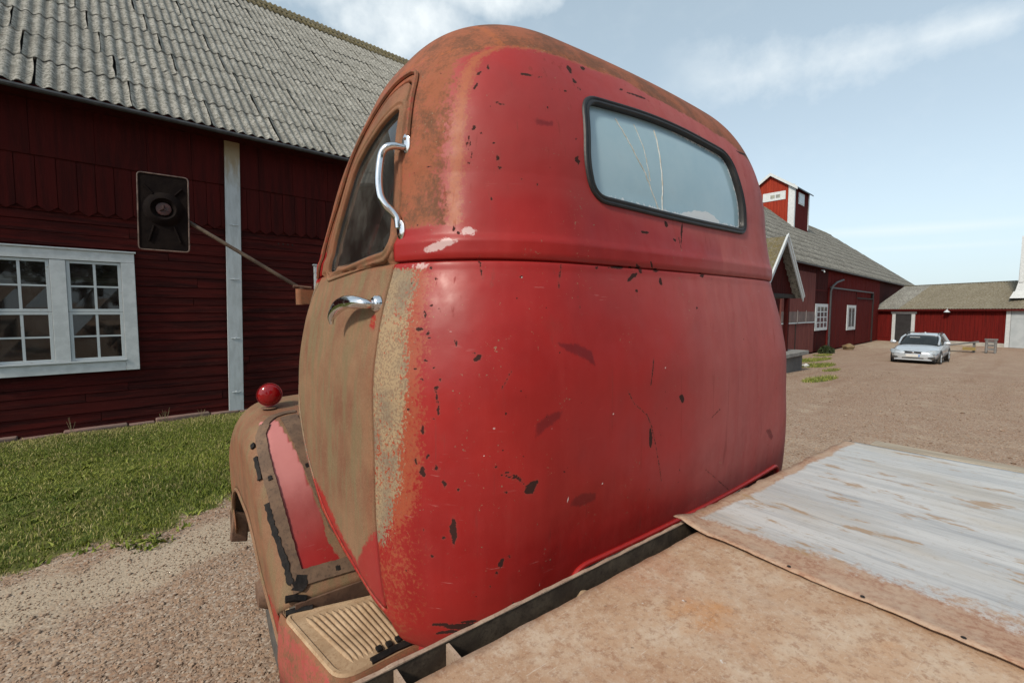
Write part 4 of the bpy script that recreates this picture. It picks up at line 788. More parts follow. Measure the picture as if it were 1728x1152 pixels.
# right fender: the same pressing mirrored
Vr = Vf.copy(); Vr[:, 0] = 2*UC-Vr[:, 0]; rme = mesh_np('fender_r', Vr, Ff[:, ::-1], PAINT, True)
for nme, val in fender_maps(Vf, S_.ravel(), C_.ravel()).items(): set_attr(rme, nme, val)
orient_outward(rme, np.array([2*UC-.7, 2.2, .5])); me_obj('front_fender', rme, truck)
def fen_strip(path, width, thick, mat, name, jag=0, parent=fender, smooth=True):
    """band laid on the fender skin along (s, c) points"""
    path = np.array(path, float); L = np.r_[0, np.cumsum(np.linalg.norm(np.diff(path*np.array([2.6, .6]), axis=0), axis=1))]
    n = max(6, int(L[-1]/.012)); q = np.linspace(0, L[-1], n); s = np.interp(q, L, path[:, 0]); c = np.interp(q, L, path[:, 1])
    P = fen_pt(s, c); e = 2e-3
    Ps = fen_pt(np.clip(s+e, 0, 1), c)-fen_pt(np.clip(s-e, 0, 1), c); Pc = fen_pt(s, np.clip(c+e, 0, 1))-fen_pt(s, np.clip(c-e, 0, 1))
    N = np.cross(Ps, Pc); N /= np.linalg.norm(N, axis=1)[:, None]
    out = P-np.array([.75, 2.2, .55]); flip = (N*out).sum(1) < 0; N[flip] *= -1
    tdir = np.gradient(P, axis=0); tdir /= np.linalg.norm(tdir, axis=1)[:, None]+1e-9; side = np.cross(N, tdir)
    wl = width/2*(1+jag*RNG.uniform(-1, 1, n)); wr = width/2*(1+jag*RNG.uniform(-1, 1, n))
    a = P+side*wl[:, None]; b = P-side*wr[:, None]; h = N*thick
    V = np.stack([a-N*.004, a+h, b+h, b-N*.004], 1).reshape(-1, 3); F = []
    for i in range(n-1):
        for k in range(3): F.append((i*4+k, i*4+k+1, i*4+4+k+1, i*4+4+k))
    F.append((0, 1, 2, 3)); F.append(((n-1)*4+3, (n-1)*4+2, (n-1)*4+1, (n-1)*4))
    mb = MB(); mb.add(V, F); return mb.build(name, mat, parent, smooth=False)
FRAME_STEEL = rust_mat('bare_brown_steel_strip', (.105, .066, .044), (.16, .10, .064), (.05, .033, .024), 10)
def fu(s, u):      # fender skin coordinate for a given distance across
    s = np.atleast_1d(float(s)); s1 = float(s[0]); uo = fen_uo(s)[0]; FR_ = float(fen_r(np.array([s1]))[0])*.9; u0 = uo+FR_
    if u >= u0: return .5*(.62-u)/(.62-u0)
    return .5+.3*(math.asin(min(1, max(0, 1-(u-uo)/FR_))))/(pi/2)
def s_at(v):       # path parameter on the rear slope for a given forward distance
    q = np.linspace(.55, 1, 400); p = fen_path(q)[0]; return float(q[np.argmin(np.abs(p[:, 0]-v))])
def fs(name, pts, width, thick, mat, jag=0):
    return fen_strip([(s_at(v), fu(s_at(v), u)) for v, u in pts], width, thick, mat, name, jag)
fs('edge_strip', [(1.575, .322), (1.66, .306), (1.76, .284), (1.86, .272), (1.94, .276), (1.99, .298)], .040, .005, FRAME_STEEL, .06)
fs('edge_strip', [(1.99, .298), (2.035, .335), (2.05, .385), (2.045, .42)], .026, .005, FRAME_STEEL, .06)
fs('edge_strip', [(2.01, .385), (1.88, .405), (1.76, .437), (1.68, .472), (1.61, .54)], .062, .008, FRAME_STEEL, .04)
fs('edge_strip', [(1.600, .318), (1.597, .42), (1.592, .58)], .050, .008, FRAME_STEEL, .05)
for pts_, wd_, jg in (([(1.595, .300), (1.64, .292), (1.70, .274), (1.745, .264)], .018, .4), ([(1.578, .315), (1.592, .327), (1.604, .335)], .040, .3), ([(1.865, .250), (1.83, .251), (1.80, .254)], .016, .4), ([(1.925, .250), (1.905, .249)], .018, .3),
                      ([(1.80, .280), (1.79, .281)], .012, .3), ([(1.90, .437), (1.84, .445), (1.78, .462)], .016, .2), ([(1.865, .420), (1.83, .422), (1.79, .432)], .016, .2), ([(1.81, .405), (1.80, .408)], .016, .1),
                      ([(1.72, .50), (1.68, .53), (1.64, .57)], .03, .4), ([(1.595, .44), (1.595, .455)], .016, .2)):
    fs('rubber_remnant', pts_, wd_, .009, TAR, jg)
MB().tube([(.275, 1.577, .715), (.30, 1.575, .712), (.335, 1.566, .700)], .012, 8).build('rubber_edge', TAR, fender, smooth=True)
# marker lamp on the fender crown
lc = Vector((.338, 2.13, 1.30)); mk = MB()
ax = Vector((-.25, -1, .05)).normalized(); xx = ax.orthogonal().normalized(); M = Matrix.Translation(lc) @ Matrix((xx, ax.cross(xx), ax)).transposed().to_4x4()
mk.lathe([(.0001, -.05), (.02, -.047), (.036, -.035), (.046, -.012), (.049, 0), (.049, .006), (.046, .006)], M, 28)
mk.tube([(.338, 2.14, 1.27), (.338, 2.14, 1.235)], .012, 10); ml = mk.build('marker_lamp', RED_SILL, truck, smooth=True); ml['label'] = 'round red marker lamp on top of the fender'
tl = NT('red_lamp_lens'); tl.p.inputs['Transmission Weight'].default_value = .55
RED_LENS = tl.done((.45, .006, .010), .12, 0, tl.bump(tl.voronoi(90, out=0), .25, .002), .6)
MB().lathe([(.046, .006), (.043, .013), (.034, .021), (.020, .026), (.0001, .028)], M, 28).build('lens', RED_LENS, ml, smooth=True)
MB().lathe([(.046, .004), (.0490, .006), (.0490, .010), (.0465, .009)], M, 28).build('lens_ring', RED_SILL, ml, smooth=True)
MB().lathe([(.0001, .004), (.030, .003), (.034, 0)], Matrix.Translation((.338, 2.14, 1.243)), 16).build('lamp_foot', RUST_DARK, ml, smooth=True)
# running board with pressed ribs
SW = .672
def board_poly(): return round_poly([(.272, 1.555), (.335, 1.195), (.575, 1.205), (.575, 1.475)], [.03, .05, .03, .01], 6)
bp = board_poly(); mb = MB(); mb.prism([tuple(p) for p in bp], SW-.014, SW, lambda a, b, d: (a, b, d))
rb = mb.build('running_board', RUST_TAN, truck, bevel=.005); rb['label'] = 'ribbed tan step plate below the door'
for i in range(13):
    f = (i+.9)/13.6; x0 = .300+f*.26; x1 = .368+f*.195
    y0, y1 = 1.515-.05*f, 1.232
    a = Vector((x0+.004, y0, SW)); b = Vector((x1, y1, SW)); mbr = MB()
    n = 10; d = (b-a).normalized(); sd2 = Vector((d.y, -d.x, 0)); rows = []
    for k in range(n+1):
        s = k/n; e = min(1, s*9, (1-s)*9); p = a.lerp(b, s)
        rows.append([p+sd2*(wd2*(.35+.65*e))+Vector((0, 0, hh*e)) for wd2, hh in ((-.0075, -.001), (-.0045, .0045), (0, .0062), (.0045, .0045), (.0075, -.001))])
    vs2 = [q for r in rows for q in r]; mbr.add(vs2, [(i2*5+k, i2*5+k+1, i2*5+6+k, i2*5+5+k) for i2 in range(n) for k in range(4)])
    mbr.build('tread_rib', RUST_TAN, rb, smooth=True, angle=80)
mb = MB(); mb.tube([(a, b, SW-.004) for a, b in bp], .009, 6, closed=True); mb.build('board_rim', RUST_TAN, rb, smooth=True)
for p0, p1 in (((.42, 1.200), (.57, 1.203)), ((.272, 1.565), (.35, 1.545))):
    MB().tube([(p0[0], p0[1], SW+.002), ((p0[0]+p1[0])/2, (p0[1]+p1[1])/2+.002, SW+.004), (p1[0], p1[1], SW+.002)], .011, 6).build('rubber_edge', TAR, rb, smooth=True)
for x, y in ((.455, 1.232), (.485, 1.232), (.515, 1.235), (.55, 1.27)):
    MB().box(x-.009, x+.009, y-.011, y+.011, SW, SW+.010).build('rubber_stud', TAR, rb, bevel=.004)
# step skirt below the board, sill under the cab
sk = [(.272, 1.56), (.335, 1.20), (.62, 1.205)]
sp_ = round_poly([(.262, 1.62), (.272, 1.56), (.335, 1.190), (.575, 1.200)], [.01, .1, .06, .01], 8)[9:-4]
ns = len(sp_); rows = [(SW-.006, 0), (SW-.03, -.010), (SW-.15, -.018), (SW-.26, -.010)]
Vk = np.array([(p[0]+off*.8, p[1]+off*.3, z) for z, off in rows for p in sp_]); Fk = grid_faces(len(rows), ns)
skm = mesh_np('skirt', Vk, Fk, PAINT, True); set_attr(skm, 'fade', np.full(len(Vk), .8)); set_attr(skm, 'orange', np.full(len(Vk), .35)); set_attr(skm, 'chip', np.full(len(Vk), -.1)); set_attr(skm, 'brown', np.where(Vk[:, 2] > SW-.02, .8, .48)); set_attr(skm, 'ruddy', np.full(len(Vk), .6))
so = me_obj('step_skirt', skm, truck); so.modifiers.new('s', 'SOLIDIFY').thickness = .006
mb = MB(); mb.box(.56, .66, .95, 1.20, .30, .84); mb.box(.66, 2.04, .95, .98, .55, .82); mb.build('cab_sill', RED_SILL, truck, bevel=.01)
# door step gap filler: dark inner panel between fender and cab
mb = MB(); mb.box(.60, .615, 1.2, 2.7, .45, 1.2); mb.box(.30, .60, 1.552, 1.560, .45, .70); mb.build('inner_wheelhouse', RUST_DARK, truck)
# wheels
def wheel(x, y, r=.43, wdt=.2, sgn=-1, name='wheel'):
    root_ = MB().lathe([(.15, -.02), (.17, .01), (.20, .0), (.26, -.03), (.275, -.09)], Matrix.Translation((x, y, r)) @ Matrix.Rotation(sgn*pi/2, 4, 'Y'), 28).build(name, RUST_TAN, truck, smooth=True)
    Mx = Matrix.Translation((x, y, r)) @ Matrix.Rotation(sgn*pi/2, 4, 'Y')
    MB().lathe([(.265, -.01), (.30, .015), (.36, .022), (.405, .012), (.425, -.02), (.43, -.08), (.43, -.14), (.40, -.19), (.28, -.18)], Mx, 40).build('tyre', TYRE, root_, smooth=True)
    MB().lathe([(.255, -.03), (.262, .012), (.278, .014), (.285, -.01)], Mx, 36).build('rim', RUST_TAN, root_, smooth=True)
    MB().lathe([(.0001, .09), (.05, .09), (.07, .06), (.075, -.01), (.15, -.02)], Mx, 20).build('hub', RUST_DARK, root_, smooth=True)
    for k in range(6):
        a = k*pi/3+.3; MB().lathe([(.0001, .022), (.016, .022), (.018, 0)], Mx @ Matrix.Translation((.115*cos(a), .115*sin(a), -.005)), 6).build('lug_nut', RUST_DARK, root_)
wheel(.365, 2.22, r=.40); wheel(2.275, 2.22, r=.40, sgn=1); wheel(.30, -2.0); wheel(2.34, -2.0, sgn=1)
# mirror on its long arm ------------------------------------------------------
arm0 = Vector((.425, 1.90, 1.735)); arm1 = Vector((.075, 1.99, 1.968))
mir = MB().tube([arm0+Vector((.02, 0, -.012)), arm0, arm0.lerp(arm1, .5), arm1+Vector((.004, .02, 0)), arm1+Vector((-.03, .036, .01))], .0068, 10).build('mirror', RUST_RAIL, truck, smooth=True)
mir['label'] = 'black rectangular wing mirror seen from behind on a long thin rod'
tb = MB(); tb.tube([(.418, 1.89, 1.735), (.418, 1.89, 1.675)], .017, 16); tb.box(.418, .49, 1.873, 1.907, 1.678, 1.732)
bk = tb.build('bracket', PAINT, mir, smooth=True, angle=30)
set_attr(bk.data, 'brown', np.ones(len(bk.data.vertices))); set_attr(bk.data, 'ruddy', np.full(len(bk.data.vertices), .6)); set_attr(bk.data, 'chip', np.full(len(bk.data.vertices), -.1))
MB().tube([arm0+Vector((-.03, 0, .01)), arm0+Vector((.035, 0, .005))], .006, 6).build('clamp', RUST_DARK, mir, smooth=True)
mc = Vector((.012, 2.0, 1.988)); nrm_ = Vector((-.10, -1, .02)).normalized(); upv = Vector((.02, 0, 1)); upv = (upv-nrm_*upv.dot(nrm_)).normalized(); xv = upv.cross(nrm_).normalized()
if xv.x < 0: xv = -xv
MM = Matrix.Translation(mc) @ Matrix((xv, upv, nrm_)).transposed().to_4x4()
HW, HH = .071, .130
def mpoly(k, r=.012): return round_poly([(-HW+k, -HH+k), (HW-k, -HH+k), (HW-k, HH-k), (-HW+k, HH-k)], r, 4)
mb = MB(); mb.prism([tuple(p) for p in mpoly(0)], -.012, 0, lambda a, b, d: MM @ Vector((a, b, d)))
hs_ = mb.build('housing', BLACK, mir, bevel=.002)
pts = [MM @ Vector((a, b, .001)) for a, b in mpoly(.001)]
MB().tube(pts, .0022, 6, closed=True).build('rim', simple('worn_rim', (.16, .11, .09), (.06, .04, .03), 30, .6), mir, smooth=True)
MB().lathe([(.0001, -.002), (.022, -.001), (.030, .006), (.036, .014), (.044, .012), (.052, .005), (.058, 0)], MM @ Matrix.Translation((0, .012, 0)), 32).build('dish', BLACK, mir, smooth=True)
MB().lathe([(.0001, .007), (.018, .008), (.0215, .007), (.023, .002)], MM @ Matrix.Translation((0, .012, 0)), 28).build('boss', simple('dull_red_boss', (.045, .010, .009), (.02, .008, .008), 60, .5), mir, smooth=True)
for k in range(3):
    a = pi/2+k*2*pi/3
    MB().tube([MM @ Vector((.001*cos(a), .012+.001*sin(a), .0085)), MM @ Vector((.013*cos(a), .012+.013*sin(a), .0085))], .0022, 5).build('emblem_arm', bpy.data.materials['dull_red_boss'], mir, smooth=True)
for (x0, y0), (x1, y1) in (((-.028, -.045), (-.042, -.098)), ((.028, -.045), (.046, -.098)), ((-.03, .062), (-.052, .088)), ((.03, .062), (.052, .088))):
    MB().tube([MM @ Vector((x0, y0, .002)), MM @ Vector((x1, y1, .002))], .0035, 6).build('pressed_rib', BLACK, mir, smooth=True)
# chrome strip and cowl vent handle at the front of the door
MB().box(.395, .402, 1.845, 1.858, 1.30, 1.36).build('hinge', CHROME, truck, bevel=.003)
# loading bed ------------------------------------------------------------------
BW = 1.05
def bed_sheet(name, x0, x1, y0, y1, z, mat, step=.02, wob=.0015, edge=.004, th=.003, curl=None, label=None, nx=None):
    nx = int((x1-x0)/step)+1; ny = int((y1-y0)/step)+1
    X, Y = np.meshgrid(np.linspace(x0, x1, nx), np.linspace(y0, y1, ny), indexing='ij'); P = np.stack([X.ravel(), Y.ravel(), 0*X.ravel()], -1)
    e = np.minimum(np.minimum(P[:, 0]-x0, x1-P[:, 0]), np.minimum(P[:, 1]-y0, y1-P[:, 1]))
    P[:, 2] = z+nz2(P*1.0, 5, 11)*wob*2+nz2(P, 18, 12)*wob*.6
    jj = nz2(P, 60, 13)*edge+nz2(P, 200, 14)*edge*.7
    P[:, 0] += np.where(P[:, 0] < x0+1e-6, jj, 0); P[:, 1] += np.where(P[:, 1] > y1-1e-6, jj*1.3, 0)
    if curl is not None: P[:, 2] += curl(P)
    me = mesh_np(name, P, grid_faces(nx, ny), mat, True); o = me_obj(name, me, truck)
    sm = o.modifiers.new('s', 'SOLIDIFY'); sm.thickness = th; sm.offset = -1; me.update()
    if me.polygons[0].normal.z < 0: me.flip_normals()
    if label: o['label'] = label
    return o
def bedsteel():
    t = NT('sun_bleached_rusty_steel'); n1 = t.noise(1.6, 6, .6); n2 = t.noise(9, 7, .7); n3 = t.noise(60, 5, .75); st = t.noise(4, 6, .65, stretch=(1, .35, 1))
    c = t.mix(t.ramp(n1, .34, .66), (.43, .295, .195), (.33, .205, .125)); c = t.mix(t.math('MULTIPLY', t.ramp(n2, .42, .68), .7), c, (.50, .415, .32))
    c = t.mix(t.math('MULTIPLY', t.ramp(st, .46, .64), .7), c, (.33, .165, .095))
    c = t.mix(t.math('MULTIPLY', t.ramp(t.noise(2.6, 5, .65), .52, .68), .7), c, (.42, .19, .06))
    c = t.mix(t.math('MULTIPLY', t.ramp(n3, .48, .66), .55), c, (.22, .12, .07))
    c = t.mix(t.math('MULTIPLY', t.ramp(t.noise(1.9, 5, .7), .55, .7), .4), c, (.42, .36, .29))
    c = t.mix(t.math('MULTIPLY', t.ramp(t.noise(150, 5, .8), .52, .62), .4), c, (.49, .41, .335)); c = t.mix(t.math('MULTIPLY', t.ramp(t.noise(24, 6, .8), .56, .62), .5), c, (.24, .12, .065))
    scr = t.ramp(t.noise(14, 3, .6, stretch=(1, 14, 1)), .68, .71); c = t.mix(t.math('MULTIPLY', scr, .35), c, (.55, .5, .43))
    sp = t.ramp(t.noise(26, 4, .6), .725, .74); c = t.mix(t.math('MULTIPLY', sp, .8), c, (.55, .55, .54))
    dk = t.ramp(t.noise(34, 3, .6), .73, .76); c = t.mix(t.math('MULTIPLY', dk, .6), c, (.10, .07, .05))
    return t.done(c, .82, 0, t.bump(t.math('ADD', n3, t.math('MULTIPLY', n2, .8)), .3, .003), .25)
def bedwhite():
    t = NT('worn_white_painted_sheet'); sx = t.N.new('ShaderNodeSeparateXYZ'); t.L.new(t.co, sx.inputs[0])
    st = t.noise(9, 7, .7, stretch=(1.2, .16, 1)); st2 = t.noise(38, 6, .7, stretch=(1.3, .07, 1)); n2 = t.noise(7, 7, .7); n3 = t.noise(80, 5, .75)
    c = t.mix(t.ramp(st, .34, .66), (.49, .49, .48), (.365, .37, .37)); c = t.mix(t.math('MULTIPLY', t.ramp(st2, .50, .66), .5), c, (.215, .225, .24))
    c = t.mix(t.math('MULTIPLY', t.ramp(t.noise(3.2, 6, .65, stretch=(1, .35, 1)), .50, .70), .5), c, (.38, .33, .26))
    hair = t.ramp(t.noise(30, 4, .7, stretch=(9, .12, 1)), .60, .66); c = t.mix(t.math('MULTIPLY', hair, .55), c, (.16, .165, .18)); hair2 = t.ramp(t.noise(22, 4, .7, stretch=(9, .2, 1)), .62, .68); c = t.mix(t.math('MULTIPLY', hair2, .5), c, (.60, .61, .61))
    c = t.mix(t.math('MULTIPLY', t.ramp(t.noise(46, 6, .8), .56, .64), .45), c, (.30, .26, .21))
    # bare rusty margin along the near edge and the front lip
    e = t.math('SUBTRACT', sx.outputs[0], 1.115); w2 = t.math('ADD', .11, t.math('MULTIPLY', t.math('SUBTRACT', .66, sx.outputs[1]), .14))
    f = t.math('SUBTRACT', 1.0, t.math('DIVIDE', e, w2)); f = t.math('ADD', f, t.math('MULTIPLY', t.math('SUBTRACT', n2, .5), 1.6)); f = t.math('ADD', f, t.math('MULTIPLY', t.math('SUBTRACT', n3, .5), .8))
    fy = t.math('MULTIPLY', t.math('SUBTRACT', sx.outputs[1], .665), 22.0); f = t.math('MAXIMUM', f, t.math('ADD', fy, t.math('MULTIPLY', t.math('SUBTRACT', n2, .5), 1.8)))
    m = t.ramp(f, -.02, .30); rust = t.mix(t.ramp(n3, .4, .65), (.36, .235, .16), (.26, .135, .085)); rust = t.mix(t.math('MULTIPLY', t.ramp(n2, .4, .6), .5), rust, (.42, .34, .26))
    c = t.mix(m, c, rust)
    spots = t.math('MULTIPLY', t.ramp(t.noise(11, 5, .7, stretch=(1, .4, 1)), .57, .65), .8); c = t.mix(spots, c, (.30, .19, .095))
    return t.done(c, t.math('ADD', .5, t.math('MULTIPLY', m, .3)), 0, t.bump(t.math('ADD', st2, n3), .25, .003), .35)
BEDSTEEL = bedsteel(); BEDWHITE = bedwhite()
bed_sheet('steel_sheet', .13, 1.30, -2.3, .652, BW, BEDSTEEL, label='bare rust-stained near sheet of the bed', edge=.002)
wc = lambda P: .016*np.exp(-((P[:, 0]-1.13)/.05)**2-((P[:, 1]-.70)/.05)**2)+.006*smoothstep(1.16, 1.11, P[:, 0])*(.5+.5*np.sin(P[:, 1]*14))*smoothstep(-.4, .5, P[:, 1])
bed_sheet('painted_sheet', 1.115, 2.47, -2.3, .712, BW+.009, BEDWHITE, curl=wc, label='worn white painted sheet lying over the far half of the bed', edge=.006)
for y in (.55, .42, .28, .13, -.05, -.25):
    MB().lathe([(.0001, .0012), (.0035, .0010), (.0045, 0)], Matrix.Translation((1.128+.003*sin(y*40), y, BW+.012)), 10).build('nail_hole', TAR, truck, smooth=True)
WOOD = simple('grey_weathered_wood', (.36, .31, .24), (.25, .21, .16), 9, .85, 0, .4, 30, stretch=(6, .5, 6))
MB().box(2.475, 2.56, -2.3, .62, BW-.02, BW+.012).build('side_board', WOOD, truck, bevel=.004)
MB().box(2.563, 2.61, -2.3, .60, BW-.05, BW-.004).build('side_board', WOOD, truck, bevel=.004)
MB().box(.09, .127, -2.3, .66, BW-.09, BW+.002).build('side_rail', RUST_RAIL, truck, bevel=.004)
# front channel: outer upright flange, dark trough, dividers
def jag_bar(x0, x1, y0, y1, z0, z1, name, mat, jag=.0015):
    n = int((x1-x0)/.02); X = np.linspace(x0, x1, n); V = []
    j = nz2(np.stack([X, X*0], -1), 60, 21)*jag+RNG.normal(0, jag*.3, n)
    for k, x in enumerate(X): V += [(x, y0, z0), (x, y0+j[k]*.4, z1+j[k]), (x, y1+j[k]*.3, z1+j[k]), (x, y1, z0)]
    F = [(i*4+a, i*4+(a+1) % 4, i*4+4+(a+1) % 4, i*4+4+a) for i in range(n-1) for a in range(4)]+[(0, 1, 2, 3), ((n-1)*4+3, (n-1)*4+2, (n-1)*4+1, (n-1)*4)]
    return MB().add(V, F).build(name, mat, truck)
jag_bar(.10, 2.52, .700, .706, BW-.085, BW+.002, 'front_rail', RUST_RAIL)
jag_bar(.10, 2.52, .6985, .7075, BW+.002, BW+.0045, 'rail_top_edge', DUST_EDGE)
MB().box(.10, 2.50, .64, .70, BW-.095, BW-.086).build('channel_floor', RUST_RAIL, truck)
MB().box(.13, 2.50, .646, .650, BW-.09, BW-.004).build('channel_wall', RUST_RAIL, truck)
for x in (.285, .385, 2.33): MB().box(x-.003, x+.003, .651, .699, BW-.08, BW-.002).build('rail_divider', DUST_EDGE, truck)
MB().lathe([(.0001, .03), (.012, .028), (.018, .018), (.019, 0)], Matrix.Translation((.715, .672, BW-.05)), 14).build('channel_bolt', RUST_TAN, truck, smooth=True)
MB().box(2.30, 2.42, .655, .70, BW-.002, BW+.006).build('end_cap', WOOD, truck, bevel=.002)
# frame below bed and cab
mb = MB(); mb.box(.86, .94, -2.6, 2.5, .55, .72); mb.box(1.70, 1.78, -2.6, 2.5, .55, .72)
for y in (-2.2, -1.4, -.6, .2): mb.box(.13, 2.5, y, y+.07, .88, .95)
mb.box(.94, 1.70, .3, .38, .6, .7); mb.build('chassis_frame', RUST_DARK, truck, bevel=.006)
MB().tube([(1.0, .745, .965), (1.72, .745, .975)], .016, 10).build('exhaust_pipe', RUST_TAN, truck, smooth=True)
MB().tube([(.45, -2.0, .42), (2.2, -2.0, .42)], .05, 12).build('rear_axle', RUST_DARK, truck, smooth=True)
MB().tube([(.45, 2.16, .42), (2.2, 2.16, .42)], .045, 12).build('front_axle', RUST_DARK, truck, smooth=True)
# nose: grille, bumper, headlamps (hidden from here, seen from the side)
mb = MB(); mb.box(.62, 2.02, 1.97, 2.42, .50, 1.28); o = mb.build('nose', PAINT, truck, bevel=.10, seg=4); set_attr(o.data, 'brown', np.full(len(o.data.vertices), .3))
for k in range(5): MB().box(.80, 1.84, 2.42, 2.435, .62+k*.11, .67+k*.11).build('grille_bar', RUST_TAN, truck, bevel=.005)
MB().box(.24, 2.40, 2.84, 2.88, .42, .58).build('front_bumper', RUST_DARK, truck, bevel=.02)
MB().add([(.215, 2.60, .50), (.29, 2.60, .48), (.30, 2.60, .62), (.235, 2.60, .66), (.215, 2.64, .50), (.29, 2.64, .48), (.30, 2.64, .62), (.235, 2.64, .66)], [(0, 1, 2, 3), (7, 6, 5, 4), (0, 4, 5, 1), (1, 5, 6, 2), (2, 6, 7, 3), (3, 7, 4, 0)]).build('bumper_end', RUST_DARK, truck, bevel=.008)
for x in (.43, 2.21): MB().lathe([(.09, 0), (.095, -.02), (.06, -.12)], Matrix.Translation((x, 2.88, .98)) @ Matrix.Rotation(-pi/2, 4, 'X'), 20).build('headlamp', CHROME, truck, smooth=True)


# ------------------------------------------------------------------ BARN
WY = 8.5; EY, EZ = 8.2, 4.42; RYR, RZR = 14.5, 10.2; RK = .92; RN = sqrt(1+RK*RK)
barn = empty('long_barn', (10, WY, 0)); BO = Vector((10, WY, 0))
tag(barn, 'long dark red timber barn with a grey corrugated roof behind the truck', 'barn')
def kid(mb_or_obj): return mb_or_obj
def B(mb, name, mat, parent=None, **k):
    """build a mesh given in world coordinates as a child of the barn"""
    mb.v = [(x-BO.x, y-BO.y, z-BO.z) for x, y, z in mb.v]; return mb.build(name, mat, parent or barn, **k)
def Z0(x): return float(ground_z(x, 8))
# backing walls
mb = MB(); mb.box(-9, 34.9, WY+.06, WY+.20, -1.2, 4.5); mb.box(34.9, 77, WY+.06, WY+.20, -1.4, 4.5); mb.box(-9, -8.9, WY+.2, 20.5, -.5, 4.5); mb.box(76.9, 77, WY+.2, 20.5, -1.5, 4.5); mb.box(-9, 77, 20.4, 20.5, -1.5, 4.5)
B(mb, 'wall', FALU_V)
mb = MB(); mb.add([(-9, WY+.1, 4.5), (-9, 20.5, 4.5), (-9, 14.5, 10.0)], [(0, 1, 2)]); B(mb, 'gable_wall', FALU_V)
# lapped horizontal boards, irregular courses, individual lengths
z = -.02; rows_ = []
while z < 2.98:
    h = random.choice((.115, .13, .14, .15, .165)); rows_.append((z, min(h, 3.02-z))); z += h
WX0, WX1, WZ0, WZ1 = -1.17, .395, .815, 2.465
W2X0 = 2.89; W2X1 = W2X0+1.565
def hboard(x0, x1, z, h):
    mb = MB(); t = .022+random.uniform(-.003, .003); tilt = .004; g = .0035; e = random.uniform(-.0015, .0015)
    y = WY+.058
    mb.add([(x0, y, z+g), (x1, y, z+g+e), (x1, y, z+h-g+e), (x0, y, z+h-g), (x0+.001, y-t-tilt, z+g), (x1-.001, y-t-tilt, z+g+e), (x1-.001, y-t+tilt, z+h-g+e), (x0+.001, y-t+tilt, z+h-g)],
           [(0, 1, 2, 3), (7, 6, 5, 4), (0, 4, 5, 1), (1, 5, 6, 2), (2, 6, 7, 3), (3, 7, 4, 0)])
    c = ((x0+x1)/2, z+h/2); mb.v = [(a-c[0], b-y, d-c[1]) for a, b, d in mb.v]
    mb.build('siding_board', FALU_H, barn, loc=(c[0]-BO.x, y-BO.y, c[1]))
for (z, h) in rows_:
    segs = []; x = -6.5-random.random()*2
    while x < 8:
        L = random.uniform(3.2, 5.4); segs.append((x, min(x+L, 8))); x += L+.004
    for a, b in segs:
        for lo, hi in ((-9, WX0+.02), (WX1-.02, W2X0+.02), (W2X1-.02, 9)) if (z+h > WZ0+.02 and z < WZ1-.02) else ((-9, 9),):
            p, q = max(a, lo), min(b, hi)
            if q-p > .05: hboard(p, q, z, h)
# upright boards with pointed feet, and the band of wide boards above them
x = -5.5
while x < 7.5:
    wd = random.uniform(.165, .195); g = .003; tip = 2.94+random.uniform(-.012, .012); sh = tip+wd*.36; y0 = WY+.030; y1 = WY+.006+random.uniform(-.003, .003)
    mb = MB(); mb.prism([(-wd/2+g, sh), (0, tip), (wd/2-g, sh), (wd/2-g, 3.655), (-wd/2+g, 3.655)], y0, y1, lambda a, b, d: (a, d-y0, b-3.3))
    mb.build('pointed_board', FALU_V, barn, loc=(x+wd/2-BO.x, y0-BO.y, 3.3)); x += wd
x = -5.5
while x < 7.5:
    wd = random.uniform(.42, .62); y0 = WY+.030; y1 = WY-.010+random.uniform(-.003, .003)
    mb = MB(); mb.box(-wd/2+.002, wd/2-.002, y1-y0, 0, 3.64-4, 4.5-4); mb.build('upper_board', FALU_V, barn, loc=(x+wd/2-BO.x, y0-BO.y, 4)); x += wd
# white cover board with iron clamps
mb = MB(); mb.prism([(1.482, .045), (1.688, .03), (1.775, 4.44), (1.565, 4.44)], WY-.012, WY-.045, lambda a, b, d: (a, d, b)); wb = B(mb, 'white_cover_board', WHITE_BOARD, bevel=.003)
for zc in (.34, 1.21, 2.16, 3.02):
    xc = 1.585+(zc/4.4)*.085
    MB().tube([(xc-.06-BO.x, -.048, zc), (xc-.02-BO.x, -.052, zc+.003), (xc+.02-BO.x, -.052, zc-.003), (xc+.06-BO.x, -.048, zc)], .006, 5).build('iron_clamp', WHITE_WORN, wb, smooth=True)
    MB().lathe([(.0001, .012), (.014, .010), (.018, 0)], Matrix.Translation((xc-BO.x, -.046, zc)) @ Matrix.Rotation(pi/2, 4, 'X'), 10).build('bolt', WHITE_WORN, wb, smooth=True)
for zc in (3.10,):
    for k in range(4): MB().lathe([(.0001, .004), (.012, .003), (.014, 0)], Matrix.Translation((2.32+k*.075-BO.x, WY+.032-BO.y-.0, 2.80)) @ Matrix.Rotation(pi/2, 4, 'X'), 8).build('vent_hole', DARK, barn)
